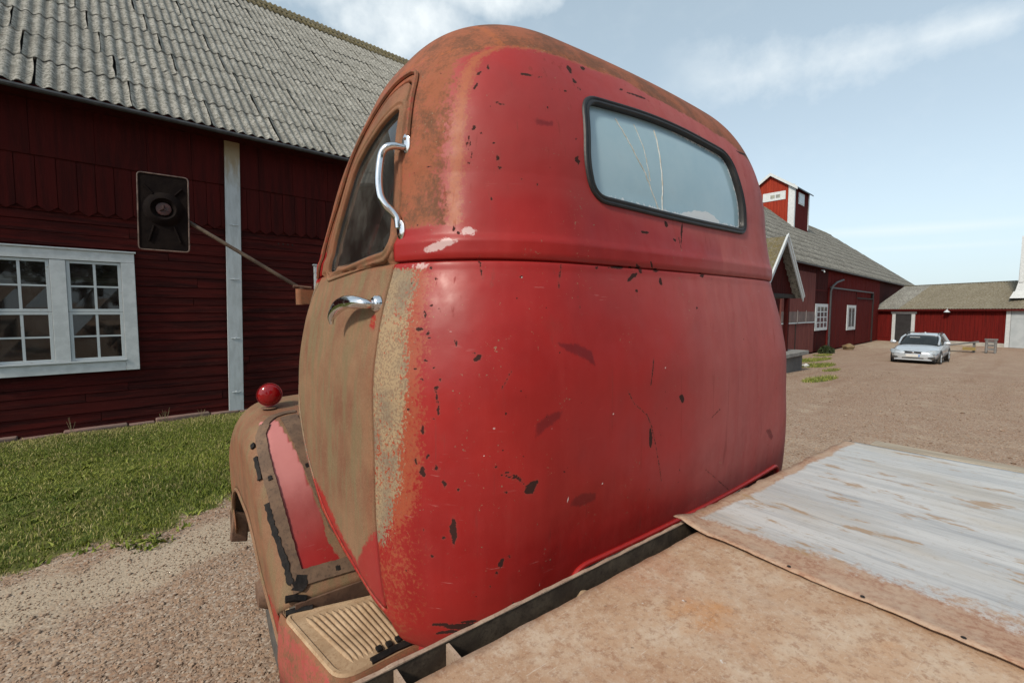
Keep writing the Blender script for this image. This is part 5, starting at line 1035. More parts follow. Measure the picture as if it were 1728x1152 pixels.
# windows
def window(x0, x1, z0, z1, name='window'):
    y = WY-.03; cw = .148
    fr = MB(); fr.box(x0, x1, y, y+.07, z1-.135, z1); B(fr, name, WHITE, bevel=.004); root = bpy.context.scene.collection.objects[-1]
    root['label'] = None if False else 'white framed barn window'
    def P(mb, nm, mat, **k): mb.v = [(a-BO.x, b-BO.y, c) for a, b, c in mb.v]; return mb.build(nm, mat, root, **k)
    P(MB().box(x0, x0+cw, y-.004, y+.07, z0, z1-.138), 'casing', WHITE, bevel=.004)
    P(MB().box(x1-cw, x1, y-.004, y+.07, z0, z1-.138), 'casing', WHITE, bevel=.004)
    P(MB().box(x0+cw+.002, x1-cw-.002, y+.002, y+.07, z0, z0+.135), 'casing', WHITE, bevel=.004)
    P(MB().box(x0-.02, x1+.02, y-.02, y+.07, z1+.001, z1+.022), 'drip_cap', WHITE_WORN, bevel=.003)
    P(MB().box(x0+cw-.01, x1-cw+.01, y-.02, y+.05, z0+.138, z0+.160), 'sill', WHITE_WORN, bevel=.004)
    xm = (x0+x1)/2; sw = (x1-x0-2*cw-.155)/2; sz0, sz1 = z0+.163, z1-.14
    P(MB().box(xm-.0755, xm+.0755, y+.004, y+.07, sz0, sz1), 'mullion', WHITE, bevel=.004)
    for a in (x0+cw+.001, xm+.0775):
        b = a+sw-.002; zm = (sz0+sz1)/2-.01
        for lo, hi in ((sz0, zm-.002), (zm+.002, sz1)):
            t = .036; yy = y+.022
            s = MB(); s.box(a, a+t, yy, yy+.035, lo, hi); s.box(b-t, b, yy, yy+.035, lo, hi); s.box(a+t, b-t, yy, yy+.035, lo, lo+t); s.box(a+t, b-t, yy, yy+.035, hi-t, hi)
            P(s, 'sash', WHITE_WORN, bevel=.003)
            mx_, mz = (a+b)/2, (lo+hi)/2
            P(MB().box(mx_-.014, mx_+.014, yy+.004, yy+.03, lo+t, hi-t), 'glazing_bar', WHITE_WORN)
            P(MB().box(a+t, mx_-.014, yy+.006, yy+.03, mz-.011, mz+.011), 'glazing_bar', WHITE_WORN)
            P(MB().box(mx_+.014, b-t, yy+.006, yy+.03, mz-.011, mz+.011), 'glazing_bar', WHITE_WORN)
            for p0, p1 in ((a+t, mx_-.014), (mx_+.014, b-t)):
                for q0, q1 in ((lo+t, mz-.011), (mz+.011, hi-t)):
                    e = [random.uniform(-.0035, .0035) for _ in range(4)]
                    P(MB().add([(p0, yy+.016+e[0], q0), (p1, yy+.016+e[1], q0), (p1, yy+.016+e[2], q1), (p0, yy+.016+e[3], q1)], [(0, 1, 2, 3)]), 'pane', PANE_GLASS)
    # flat dark panel standing in for the unlit room, with a pale curtain strip
    r_ = MB(); r_.box(x0+cw, x1-cw, y+.10, y+.115, z0+.14, z1-.13); P(r_, 'unlit_room_panel', DARK)
    P(MB().box(x0+cw+.02, x1-cw-.02, y+.082, y+.086, z1-.42, z1-.36), 'curtain_rail', simple('pale_curtain', (.25, .22, .18), (.16, .14, .11), 4))
    return root
window(WX0, WX1, WZ0, WZ1); window(W2X0, W2X1, WZ0, WZ1)
# foundation stones
x = -5
while x < 7.5:
    L = random.uniform(.3, .7); h = random.uniform(.05, .10); mb = MB(); mb.box(-L/2+.006, L/2-.006, -.06-random.random()*.03, .05, -.25, h-.03)
    mb.build('foundation_stone', STONE, barn, bevel=.015, loc=(x+L/2-BO.x, 0, 0)); x += L
# eaves: gutter, soffit, rafters ends
mb = MB(); n = 40
mb.tube([(-9, EY-.055, EZ-.075), (77, EY-.055, EZ-.10)], .032, 8); B(mb, 'gutter', GUTTER, smooth=True)
mb = MB(); mb.box(-9, 77, EY, WY+.05, EZ-.10, EZ-.075); mb.box(-9, 77, EY-.012, EY+.012, EZ-.10, EZ-.012); B(mb, 'soffit', FALU_V)
# roof deck and rear slope
HIPX = 61.5; EAVEX = 77.3
mb = MB(); d_ = .07
mb.add([(-9, EY, EZ-d_), (EAVEX, EY, EZ-d_), (HIPX, RYR, RZR-d_), (-9, RYR, RZR-d_), (EAVEX, 20.8, EZ-d_), (-9, 20.8, EZ-d_)], [(0, 1, 2, 3), (3, 2, 4, 5), (1, 4, 2)]); B(mb, 'roof_deck', DARK)
mb = MB(); mb.add([(-9, 20.8, EZ), (-9, RYR, RZR), (HIPX, RYR, RZR), (EAVEX, 20.8, EZ)], [(0, 1, 2, 3)]); mb.add([(EAVEX, 20.8, EZ), (HIPX, RYR, RZR), (EAVEX, EY, EZ)], [(0, 1, 2)]); B(mb, 'rear_roof', ROOF_FAR)
# corrugated fibre cement sheets: 7 waves wide, each course stepped one wave
PITCHW = .1315; NWV = 7; SHW = PITCHW*NWV; COURSE = .80; NC = 11; AMP = .019
def sheet_mesh(name, mat, seed, seg=6, rows=2, lift=.015, gap=.006, jag=.008):
    r = np.random.default_rng(seed); nx = NWV*seg+3; X = np.linspace(.002, SHW-gap, nx); Y = np.linspace(-.06, COURSE+.06, rows+1)
    XX, YY = np.meshgrid(X, Y, indexing='ij'); Zs = AMP*np.cos(2*pi*XX/PITCHW)
    Zs = Zs+lift*(1-(YY+.06)/(COURSE+.12))+nz2(np.stack([XX.ravel(), YY.ravel()], -1), 3, seed).reshape(XX.shape)*.004
    Yj = YY+np.where(np.arange(rows+1)[None, :] == 0, r.normal(0, .004, (nx, 1)), 0)
    XX = XX+np.where(np.arange(nx)[:, None] == nx-1, -np.abs(r.normal(0, jag, (1, rows+1))), 0)+np.where(np.arange(nx)[:, None] == 0, np.abs(r.normal(0, jag*.6, (1, rows+1))), 0); V = np.stack([XX.ravel(), Yj.ravel(), Zs.ravel()], -1); F = grid_faces(nx, rows+1)
    Vb = V.copy(); Vb[:, 2] -= .009; e = np.arange(nx-1)*(rows+1); nV = len(V)
    side = np.stack([e, e+rows+1, e+rows+1+nV, e+nV], -1)
    me = mesh_np(name, np.concatenate([V, Vb[:]]), np.concatenate([F, side]), mat, True); val = np.clip(-np.cos(2*pi*XX.ravel()/PITCHW)*1.2, 0, 1); set_attr(me, 'valley', np.concatenate([val, val])); return me
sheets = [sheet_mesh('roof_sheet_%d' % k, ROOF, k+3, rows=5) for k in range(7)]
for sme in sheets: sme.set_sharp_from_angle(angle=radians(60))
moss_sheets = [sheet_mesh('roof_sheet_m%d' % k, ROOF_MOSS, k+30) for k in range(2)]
slope = Matrix.Rotation(atan(RK), 4, 'X'); ang = atan(RK)
def sheet_pos(c, i):
    x = -.47+1*SHW*0+i*SHW-(c)*PITCHW+.0; s = .02+c*COURSE
    return x, EY+s*cos(ang), EZ+s*sin(ang)
near, far = [], []
for c in range(NC):
    for i in range(-9, 92):
        x, y, z = sheet_pos(c, i)
        lim = EAVEX-(c+1)*COURSE/ (NC*COURSE)*(EAVEX-HIPX)-SHW
        if x < -9 or x > lim: continue
        (near if -2.6 < x < 21.8 else far).append((c, i, x, y, z))
near.sort(key=lambda q: q[2]); far += near[295:]; near = near[:295]
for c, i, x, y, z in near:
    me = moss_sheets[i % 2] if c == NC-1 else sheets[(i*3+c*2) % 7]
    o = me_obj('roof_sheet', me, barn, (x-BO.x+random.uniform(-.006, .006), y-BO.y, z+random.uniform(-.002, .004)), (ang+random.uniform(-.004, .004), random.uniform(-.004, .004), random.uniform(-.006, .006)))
base_me = sheet_mesh('tmp', ROOF_FAR, 50, 4, 1, .012, .004, .002); nv = len(base_me.vertices); co = np.zeros(nv*3, np.float32); base_me.vertices.foreach_get('co', co); co = co.reshape(-1, 3)
Fb = np.array([tuple(p.vertices) for p in base_me.polygons]); VV, FF = [], []
Rm = np.array(Matrix.Rotation(ang, 3, 'X'))
for k, (c, i, x, y, z) in enumerate(far):
    q = co.copy(); q[:, 2] += RNG.uniform(-.004, .006)+(q[:, 1] < 0)*.004; VV.append(q@Rm.T+np.array([x-BO.x, y-BO.y, z])); FF.append(Fb+k*nv)
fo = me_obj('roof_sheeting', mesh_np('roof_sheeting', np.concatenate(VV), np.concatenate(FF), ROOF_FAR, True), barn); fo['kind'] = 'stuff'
mb = MB()
for k in range(36):
    x0 = -9+k*1.96; o = MB(); o.prism([(-.13, -.12), (-.02, .02), (.02, .02), (.13, -.12), (.12, -.145), (0, -.02), (-.12, -.145)], 0, 1.975, lambda a, b, d: (d, a, b))
    o.build('ridge_cap', ROOF_MOSS, barn, loc=(x0-BO.x, RYR-BO.y, RZR+.04+random.uniform(-.006, .006)))
# turret on the ridge
TX0, TX1, TY0, TY1, TE, TR_ = 42.75, 46.6, 12.72, 16.28, 11.85, 13.15; ym = (TY0+TY1)/2
mb = MB(); mb.add([(TX0, TY0, 8.0), (TX1, TY0, 8.0), (TX1, TY0, TE), (TX0, TY0, TE), (TX0, TY1, 8.0), (TX1, TY1, 8.0), (TX1, TY1, TE), (TX0, TY1, TE), (TX0, ym, TR_), (TX1, ym, TR_)], [(0, 1, 2, 3), (4, 7, 6, 5), (0, 3, 8, 7, 4), (1, 5, 6, 9, 2)]); tur = B(mb, 'turret', ORANGE_RED); tur['label'] = 'small red turret straddling the barn ridge'
def TB(mb, nm, mat, **k): mb.v = [(a-BO.x, b-BO.y, c) for a, b, c in mb.v]; return mb.build(nm, mat, tur, **k)
y = TY0
while y < TY1-.05:      # upright boards of the turret front
    h0 = TE+(TR_-TE)*(1-abs(y+.11-ym)/(ym-TY0)); TB(MB().box(TX0-.03, TX0-.002, y+.006, y+.212, 8.0, h0-.02), 'board', ORANGE_RED); y += .218
x = TX0
while x < TX1-.1: TB(MB().box(x+.006, x+.23, TY0-.03, TY0-.002, 8.0, TE), 'board', FALU_DOOR); x += .24  # darker red on this face puts the turret's shaded side into the colour
TB(MB().box(TX0-.06, TX0+.16, TY0-.06, TY0-.031, 8.55, TE), 'corner_board', WHITE); TB(MB().box(TX0-.06, TX0-.031, TY0-.03, TY0+.42, 8.62, TE+.22), 'corner_board', WHITE); TB(MB().box(TX1-.20, TX1+.02, TY0-.06, TY0-.031, 8.7, TE), 'corner_board', WHITE)
for s in (-1, 1):
    o = MB(); e = 2.05; o.add([(TX0-.22, ym, TR_+.10), (TX1+.35, ym, TR_+.10), (TX1+.35, ym+s*e, TR_+.10-e*.72), (TX0-.22, ym+s*e, TR_+.10-e*.72), (TX0-.22, ym, TR_+.0), (TX1+.35, ym, TR_+.0), (TX1+.35, ym+s*e, TR_-e*.72), (TX0-.22, ym+s*e, TR_-e*.72)], [(0, 1, 2, 3), (7, 6, 5, 4), (0, 4, 5, 1), (1, 5, 6, 2), (2, 6, 7, 3), (3, 7, 4, 0)]); TB(o, 'turret_roof', GUTTER)
    o = MB(); o.prism([(ym, TR_+.13), (ym+s*2.08, TR_+.13-2.08*.72), (ym+s*2.08, TR_-.12-2.08*.72), (ym, TR_-.12)], TX0-.30, TX0-.23, lambda a, b, d: (d, a, b)); TB(o, 'bargeboard', WHITE)
o = TB(MB().box(TX0-.07, TX0-.032, 13.35, 15.1, 10.95, 11.65), 'window', WHITE)
for k in range(2): TB(MB().box(TX0-.08, TX0-.071, 13.75+k*.42, 14.08+k*.42, 11.15, 11.42), 'pane', simple('turret_glass', (.30, .30, .24), (.2, .2, .18), 3, .2))
TB(MB().box(43.7, 45.2, TY0-.07, TY0-.032, 10.6, 11.55), 'window', WHITE); TB(MB().box(43.85, 45.05, TY0-.08, TY0-.071, 10.72, 11.43), 'pane', simple('pale_pane', (.42, .48, .50), (.35, .4, .42), 3, .2))
# right half of the long wall: shed doors, window, drainpipe
def vboards(x0, x1, z0f, z1, y0, y1, wdt, mat, name, parent=None):
    """a wall of upright boards joined into one piece (too far to pick apart)"""
    mb = MB(); x = x0
    while x < x1-.02:
        b = min(x+wdt*random.uniform(.92, 1.08), x1); j = random.uniform(-.006, .006); zz = z0f(x) if callable(z0f) else z0f; mb.box(x+.006, b-.006, y1+j, y0, zz, z1); x = b
    o = B(mb, name, mat, parent); o['kind'] = 'stuff'; return o
vboards(8.05, 27.0, lambda x: Z0(x)+.05, 4.40, WY+.055, WY+.02, .2, FALU_V, 'wall_cladding')
vboards(27.0, 33.0, lambda x: Z0(x)+.1, 3.98, WY+.055, WY-.06, .3, FALU_PINK, 'faded_shed_doors')
mb = MB(); mb.box(27.0, 33.0, WY-.085, WY-.065, 1.02, 1.62); B(mb, 'rusty_band', simple('grey_mauve_band', (.16, .11, .10), (.10, .075, .07), 2, .8))
for x in (27.9, 29.6, 31.2): B(MB().box(x, x+.10, WY-.10, WY-.087, .95, 1.7), 'band_strap', simple('pale_strap', (.28, .24, .22), None, 3, .8))
B(MB().box(27.0, 33.0, WY-.10, WY-.088, .94, 1.01), 'band_edge', WHITE_WORN); B(MB().box(29.4, 29.46, WY-.09, WY-.066, -.7, .93), 'door_gap', DARK)
vboards(33.0, 36.0, lambda x: Z0(x)+.1, 4.40, WY+.055, WY+.0, .22, FALU_V, 'wall_cladding')
vboards(27.0, 33.0, 4.0, 4.40, WY+.055, WY+.0, .22, FALU_V, 'wall_cladding')
B(MB().box(33.0, 36.0, WY-.03, WY-.005, 2.95, 3.02), 'trim_rail', FALU_DOOR)
o = MB(); o.box(33.25, 36.1, WY-.06, WY-.02, .42, 2.12); wr = B(o, 'window', WHITE)
for a in range(3):
    for c in range(4):
        x0 = 33.62+a*.78; z0 = .62+c*.345; q = MB(); q.box(x0, x0+.58, WY-.068, WY-.061, z0, z0+.27); q.v = [(p[0]-BO.x, p[1]-BO.y, p[2]) for p in q.v]; q.build('pane', PANE_DARK if False else simple('dark_pane', (.06, .065, .07), (.12, .13, .14), 1, .15) if (a, c) == (0, 0) else bpy.data.materials['dark_pane'], wr)
B(MB().tube([(39.0, WY-.20, 3.85), (37.2, WY-.22, 3.60), (36.3, WY-.20, 3.3), (36.15, WY-.14, 3.0), (36.15, WY-.14, -.95)], .07, 8), 'drainpipe', GUTTER, smooth=True)
vboards(36.0, 43.6, lambda x: Z0(x)+.10, 3.16, WY-.02, WY-.10, .25, FALU_DOOR, 'sliding_door')
vboards(43.7, 49.4, lambda x: Z0(x)+.10, 2.62, WY-.05, WY-.12, .25, FALU_DOOR, 'sliding_door')
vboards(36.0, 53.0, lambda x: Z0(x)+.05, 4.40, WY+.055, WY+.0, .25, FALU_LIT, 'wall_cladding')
B(MB().box(36.0, 49.6, WY-.16, WY-.125, 3.17, 3.27), 'door_track', GUTTER); B(MB().box(43.7, 49.4, WY-.16, WY-.121, 2.63, 2.72), 'door_track', DARK)
B(MB().box(49.45, 49.75, WY-.16, WY-.0, -1.0, 3.15), 'door_post', DARK); B(MB().box(43.45, 43.6, WY-.13, WY-.101, -1.0, 3.1), 'door_post', FALU_V)
o = MB(); o.box(40.7, 43.35, WY-.17, WY-.13, .25, 2.10); wr2 = B(o, 'window', WHITE)
for a in range(2):
    q = MB(); q.box(41.15+a*.95, 41.9+a*.95, WY-.178, WY-.171, .5, 1.9); q.v = [(p[0]-BO.x, p[1]-BO.y, p[2]) for p in q.v]; q.build('pane', bpy.data.materials['dark_pane'], wr2)
B(MB().tube([(33.5, WY-.2, 4.2), (33.5, WY-.35, 4.15), (33.5, WY-.38, 4.05)], .04, 6), 'wall_lantern', WHITE_WORN, smooth=True)

# gabled porch over the loading dock ---------------------------------------------
porch = empty('gabled_porch', (17.2, 6.8, 0)); tag(porch, 'gabled porch roof with white bargeboards jutting from the barn beside the cab', 'porch')
def PB(mb, nm, mat, **k): mb.v = [(a-17.2, b-6.8, c) for a, b, c in mb.v]; return mb.build(nm, mat, porch, **k)
PX, PY, PZT, PHW, PSL = 17.2, 5.3, 4.16, 1.9, 1.02
for s in (-1, 1):
    o = MB(); e = PHW
    o.add([(PX, PY, PZT), (PX, 8.45, PZT), (PX+s*e, 8.45, PZT-e*PSL), (PX+s*e, PY, PZT-e*PSL), (PX, PY, PZT-.10), (PX, 8.45, PZT-.10), (PX+s*(e-.02), 8.45, PZT-.10-e*PSL), (PX+s*(e-.02), PY, PZT-.10-e*PSL)], [(0, 1, 2, 3), (7, 6, 5, 4), (0, 4, 5, 1), (1, 5, 6, 2), (2, 6, 7, 3), (3, 7, 4, 0)])
    PB(o, 'roof_slope', ROOF_MOSS if s < 0 else ROOF_FAR)
    o = MB(); o.prism([(PX-.0*s, PZT+.05), (PX+s*(e+.05), PZT+.05-(e+.05)*PSL), (PX+s*(e+.05), PZT-.17-(e+.05)*PSL), (PX, PZT-.17)], PY-.045, PY-.005, lambda a, b, d: (a, d, b)); PB(o, 'bargeboard', WHITE_WORN)
    o = MB(); o.prism([(PX-.0*s, PZT+.09), (PX+s*(e+.08), PZT+.09-(e+.08)*PSL), (PX+s*(e+.08), PZT-.0-(e+.08)*PSL), (PX, PZT-.0)], PY-.075, PY-.047, lambda a, b, d: (a, d, b)); PB(o, 'bargeboard', WHITE)
x = PX-PHW+.1
while x < PX+PHW-.15:
    zt = PZT-.12-abs(x+.1-PX)*PSL; PB(MB().box(x+.004, x+.196, PY+.25, PY+.28, 2.26, max(2.3, zt)), 'gable_board', FALU_V); x += .2
PB(MB().box(PX-PHW, PX+PHW, PY+.2, PY+.32, 2.12, 2.26), 'tie_beam', DARK)
for x in (PX-1.7, PX+1.15): PB(MB().box(x-.07, x+.07, PY+.19, PY+.33, .2, 2.12), 'post', FALU_V)
# loading dock
dock = empty('loading_dock', (16.0, 6.8, -.5)); tag(dock, 'grey concrete loading dock with a jutting slab top, in front of the faded shed doors', 'dock')
def DB(mb, nm, mat, **k): mb.v = [(a-16, b-6.8, c+.5) for a, b, c in mb.v]; return mb.build(nm, mat, dock, **k)
DB(MB().box(12.6, 19.15, 5.22, 8.4, -1.0, .06), 'base', simple('dark_dock_side', (.085, .082, .08), (.13, .125, .12), 1.5, .9, 0, .3, 12), bevel=.01)
DB(MB().box(12.5, 19.4, 5.08, 8.42, .063, .21), 'slab', CONCRETE, bevel=.02)

# ------------------------------------------------------------------ LOW WING
wing = empty('low_wing', (50.5, 3, -1.0)); tag(wing, 'low red building with tan corrugated roof closing the far end of the yard', 'building')
WO = Vector((50.5, 3, -1.0)); A0 = Vector((53.0, 8.5, 0)); A1 = Vector((49.35, .35, 0)); wdir = (A1-A0).normalized(); wn = Vector((wdir.y, -wdir.x, 0))
if wn.x > 0: wn = -wn
wl = (A1-A0).length
def wp(s, out, z): q = A0+wdir*s+wn*out; return Vector((q.x-WO.x, q.y-WO.y, z-WO.z))
def wbox(s0, s1, o0, o1, z0, z1, nm, mat, parent=None, **k):
    mb = MB(); vs = [wp(s, o, z) for z in (z0, z1) for o in (o0, o1) for s in (s0, s1)]
    mb.add(vs, [(0, 2, 3, 1), (4, 5, 7, 6), (0, 1, 5, 4), (2, 6, 7, 3), (0, 4, 6, 2), (1, 3, 7, 5)]); return mb.build(nm, mat, parent or wing, **k)
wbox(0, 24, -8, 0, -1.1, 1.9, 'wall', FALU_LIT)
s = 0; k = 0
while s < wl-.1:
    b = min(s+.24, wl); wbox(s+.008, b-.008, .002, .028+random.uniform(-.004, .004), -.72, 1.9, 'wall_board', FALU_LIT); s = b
wbox(2.5, wl+.1, .0, .06, -1.1, -.735, 'plinth', simple('pale_plinth', (.42, .40, .35), (.33, .31, .28), 3, .85))
wbox(1.22, 1.47, .03, .09, -1.0, 1.42, 'door_casing', WHITE); wbox(2.72, 2.97, .03, .09, -1.0, 1.42, 'door_casing', WHITE); wbox(1.12, 3.07, .03, .10, 1.423, 1.62, 'door_casing', WHITE)
wbox(1.472, 2.718, .03, .05, -1.0, 1.42, 'door', simple('black_door', (.028, .028, .030), (.04, .04, .042), 3, .5))
wbox(wl-.12, wl+.12, .03, .10, -1.0, 1.85, 'corner_board', WHITE)
wbox(wl+.15, wl+4, .03, .08, -1.0, 1.75, 'garage_door', simple('pale_grey_door', (.42, .46, .48), (.36, .40, .42), 2, .5)); wbox(wl+.15, wl+4, .082, .10, 1.15, 1.19, 'door_rail', WHITE_WORN)
# roof: corrugated sheets running up the slope
E_O, E_Z, R_O, R_Z = .38, 1.84, -3.8, 4.0
def wing_sheet(s0, s1, mat, name='roof_panel', n=8):
    mb = MB(); m = int((s1-s0)/.177*4); vs = []; 
    for k in range(m+1):
        s = s0+(s1-s0)*k/m; dz = .022*cos(2*pi*s/.177)
        vs += [wp(s, E_O, E_Z+dz), wp(s, R_O, R_Z+dz)]
    mb.add(vs, [(2*k, 2*k+2, 2*k+3, 2*k+1) for k in range(m)]); return mb.build(name, mat, wing, smooth=True, angle=80)
s = -.3; k = 0
while s < 20: wing_sheet(s, min(s+1.06, 20), ROOF_FAR if s < 1.5 else ROOF_WING); s += 1.062; k += 1
wbox(-.3, 20, R_O-4.2, R_O, 1.9, 1.95, 'rear_ceiling', DARK)
mb = MB(); mb.add([wp(-.3, R_O, R_Z-.03), wp(20, R_O, R_Z-.03), wp(20, R_O-4.3, 1.9), wp(-.3, R_O-4.3, 1.9)], [(0, 1, 2, 3)]); mb.build('rear_roof', ROOF_WING, wing)
wbox(-.3, 20, R_O-.08, R_O+.08, R_Z-.0, R_Z+.05, 'ridge_cap', ROOF_MOSS); wbox(-.3, 20, .30, .36, E_Z-.16, E_Z-.04, 'fascia', FALU_DOOR)
# wall lamp with bell shade
lo = wp(5.35, .35, 1.62); mb = MB(); mb.lathe([(.03, .16), (.06, .12), (.16, .02), (.20, -.05), (.185, -.05)], Matrix.Translation(lo), 14); mb.tube([lo+Vector((0, 0, .15)), lo+Vector((0, 0, .28)), wp(5.35, .05, 1.90)], .02, 6)
lam = mb.build('wall_lamp', WHITE_WORN, None, smooth=True); lam.location = WO; tag(lam, 'pale bell-shaped lamp hanging from the eaves of the low red wing', 'lamp')
# white louvred dormer tower at the right
tw_ = empty('louvred_tower', (50.5, -1.2, 0)); tag(tw_, 'white louvred tower rising above the low roof at the right edge', 'tower')
def QB(mb, nm, mat, **k): mb.v = [(a-50.5, b+1.2, c) for a, b, c in mb.v]; return mb.build(nm, mat, tw_, **k)
mb = MB(); mb.add([(49.95, .16, 3.1), (49.95, -2.6, 3.1), (52.5, -2.6, 3.1), (52.5, .16, 3.1), (50.0, .03, 3.75), (50.0, -2.47, 3.75), (52.4, -2.47, 3.75), (52.4, .03, 3.75), (50.05, -.02, 7.1), (50.05, -2.42, 7.1), (52.4, -2.42, 7.1), (52.4, -.02, 7.1)], [(0, 1, 5, 4), (1, 2, 6, 5), (2, 3, 7, 6), (3, 0, 4, 7), (4, 5, 9, 8), (5, 6, 10, 9), (6, 7, 11, 10), (7, 4, 8, 11), (8, 9, 10, 11), (3, 2, 1, 0)]); QB(mb, 'shell', WHITE)
mb = MB(); mb.add([(49.80, .42, 2.60), (49.80, -2.8, 2.60), (49.90, -2.7, 3.1), (49.90, .22, 3.1), (52.6, .42, 2.6), (52.6, -2.8, 2.6), (52.5, -2.7, 3.1), (52.5, .22, 3.1)], [(0, 1, 2, 3), (7, 6, 5, 4), (0, 3, 7, 4), (1, 5, 6, 2), (3, 2, 6, 7), (0, 4, 5, 1)]); QB(mb, 'flared_base', WHITE)
LOUV = simple('grey_louvre', (.33, .37, .40), (.28, .32, .35), 3, .6)
for k in range(14):
    z = 3.85+k*.225; QB(MB().add([(49.93, -.25, z), (49.93, -2.2, z), (50.03, -2.2, z+.13), (50.03, -.25, z+.13), (49.92, -.25, z-.02), (49.92, -2.2, z-.02), (50.04, -2.2, z+.11), (50.04, -.25, z+.11)], [(0, 1, 2, 3), (7, 6, 5, 4), (0, 4, 5, 1), (3, 2, 6, 7), (0, 3, 7, 4), (1, 5, 6, 2)]), 'louvre', LOUV)
QB(MB().box(49.94, 50.05, -.20, .0, 3.76, 7.1), 'corner_board', WHITE)

# ------------------------------------------------------------------ GROUND
gx = np.unique(np.concatenate([-np.geomspace(5, 1500, 22), np.linspace(-5, 9, 130), np.linspace(9, 60, 110), np.geomspace(60, 1500, 16)]))
gy = np.unique(np.concatenate([-np.geomspace(3, 1500, 22), np.linspace(-3, 9, 110), np.geomspace(9, 1500, 22)]))
GX, GY = np.meshgrid(gx, gy, indexing='ij'); gP = np.stack([GX.ravel(), GY.ravel()], -1)
def wobble(P):
    r = np.hypot(P[:, 0], P[:, 1]); k = np.clip(1-r/90, 0, 1)
    return (nz2(P, .8, 41)*.022+nz2(P, 2.6, 42)*.012+nz2(P, 7, 43)*.006)*k
def lawn(P):
    """1 on the lawn by the barn, falling to 0 on the gravel"""
    x, y = P[:, 0], P[:, 1]; yb = np.interp(x, [-6, -1.5, -.5, 0, .3, .42, .75, 1.5, 3, 6, 14, 20], [4.3, 4.2, 4.08, 4.10, 4.18, 4.42, 4.45, 4.75, 5.2, 6.2, 6.8, 8.4])
    g = smoothstep(-.28, .34, y-yb+nz2(P, 5, 44)*.30+nz2(P, 13, 45)*.16)*(x < 20)
    for cx, cy, rx, ry in ((22.6, 5.6, 2.3, .55), (16.2, 3.9, 1.7, .35), (26.5, 6.7, 3.0, .5), (31.8, 7.6, 1.6, .4), (20.5, 4.6, 1.2, .2)):
        g = np.maximum(g, 1.1*np.clip(1.15-((x-cx)/rx)**2-((y-cy)/ry)**2, 0, 1))
    return g
gz = ground_z(gP[:, 0], gP[:, 1])+wobble(gP)
gz -= .0*gz
gme = mesh_np('ground', np.stack([gP[:, 0], gP[:, 1], gz], -1), grid_faces(len(gx), len(gy)), GROUND, True)
gr = lawn(gP); set_attr(gme, 'green', gr)
set_attr(gme, 'sand', np.clip(np.exp(-((gP[:, 1]-3.75-.12*gP[:, 0])/.45)**2)*(np.abs(gP[:, 0]) < 6)*.9+smoothstep(30, 44, gP[:, 0])*.6*(gP[:, 1] > 2.5)+.42*(gP[:, 0] > 4)*(np.exp(-((gP[:, 1]-1.6-.05*gP[:, 0]-.5*np.sin(gP[:, 0]*.11))/.28)**2)+np.exp(-((gP[:, 1]-.1-.05*gP[:, 0]-.5*np.sin(gP[:, 0]*.11))/.28)**2)+np.exp(-((gP[:, 1]+1.9+.04*gP[:, 0])/.35)**2))+.35*(gP[:, 0] < 1.2)*np.exp(-((gP[:, 0]+.3)/.5)**2-((gP[:, 1]-2.7)/.4)**2), 0, 1))
gme.update()
if gme.polygons[0].normal.z < 0: gme.flip_normals()
g_o = me_obj('ground', gme); tag(g_o, kind='structure')
def gh(P): return ground_z(P[:, 0], P[:, 1])+wobble(P)

# grass ------------------------------------------------------------------
def grass_mat(name, a, b, dry):
    t = NT(name); r = t.attr('rnd'); c = t.mix(t.ramp(r, 0, 1), a, b); c = t.mix(t.ramp(t.attr('dry'), .45, .55), c, dry)
    t.p.inputs['Subsurface Weight'].default_value = 0
    return t.done(c, .6, 0, None, .25)
GRASS = grass_mat('grass_blades', (.085, .118, .014), (.21, .23, .040), (.36, .31, .13))
def blades(P, h, wdt, name, mat, dry, lean=.5):
    n = len(P); z = gh(P); a = RNG.uniform(0, 2*pi, n); l = RNG.normal(0, lean, n)*h; b = RNG.uniform(0, 2*pi, n)
    base = np.stack([P[:, 0], P[:, 1], z-.004], -1); d = np.stack([np.cos(a), np.sin(a), 0*a], -1)*wdt[:, None]/2; ln = np.stack([np.cos(b), np.sin(b), 0*b], -1)*l[:, None]
    up = np.zeros((n, 3)); up[:, 2] = h
    v = np.stack([base-d, base+d, base+d*.8+ln*.35+up*.6, base-d*.8+ln*.35+up*.6, base+ln+up*.95], 1)
    i = np.arange(n)[:, None]*5; F = np.concatenate([i+np.array([0, 1, 2]), i+np.array([0, 2, 3]), i+np.array([3, 2, 4])])
    me = mesh_np(name, v.reshape(-1, 3), F, mat); set_attr(me, 'rnd', np.repeat(np.clip(.5+nz2(P, 3, 51)*.55+RNG.normal(0, .22, n), 0, 1), 5)); set_attr(me, 'dry', np.repeat(dry, 5))
    o = me_obj(name, me); return o
def scatter(n, x0, x1, y0, y1): return np.stack([RNG.uniform(x0, x1, n), RNG.uniform(y0, y1, n)], -1)
P = np.concatenate([scatter(150000, -2.6, 3.4, 3.9, 8.46), scatter(26000, 3.4, 9, 4.6, 8.46)])
k = lawn(P); P = P[RNG.random(len(P)) < np.clip(k*1.1-.12, 0, 1)]; nn_ = nz2(P, 1.7, 52)+nz2(P, 6, 53)
h = (.017+.014*np.clip(nn_+.4, 0, 1.6)+RNG.exponential(.007, len(P)))*np.clip(lawn(P)+.3, .4, 1); nearwall = smoothstep(7.6, 8.3, P[:, 1])
dry = (RNG.random(len(P)) < .10+.50*nearwall+.30*np.clip(nz2(P, 4, 54), 0, 1)+.35*(lawn(P) < .8)).astype(float)
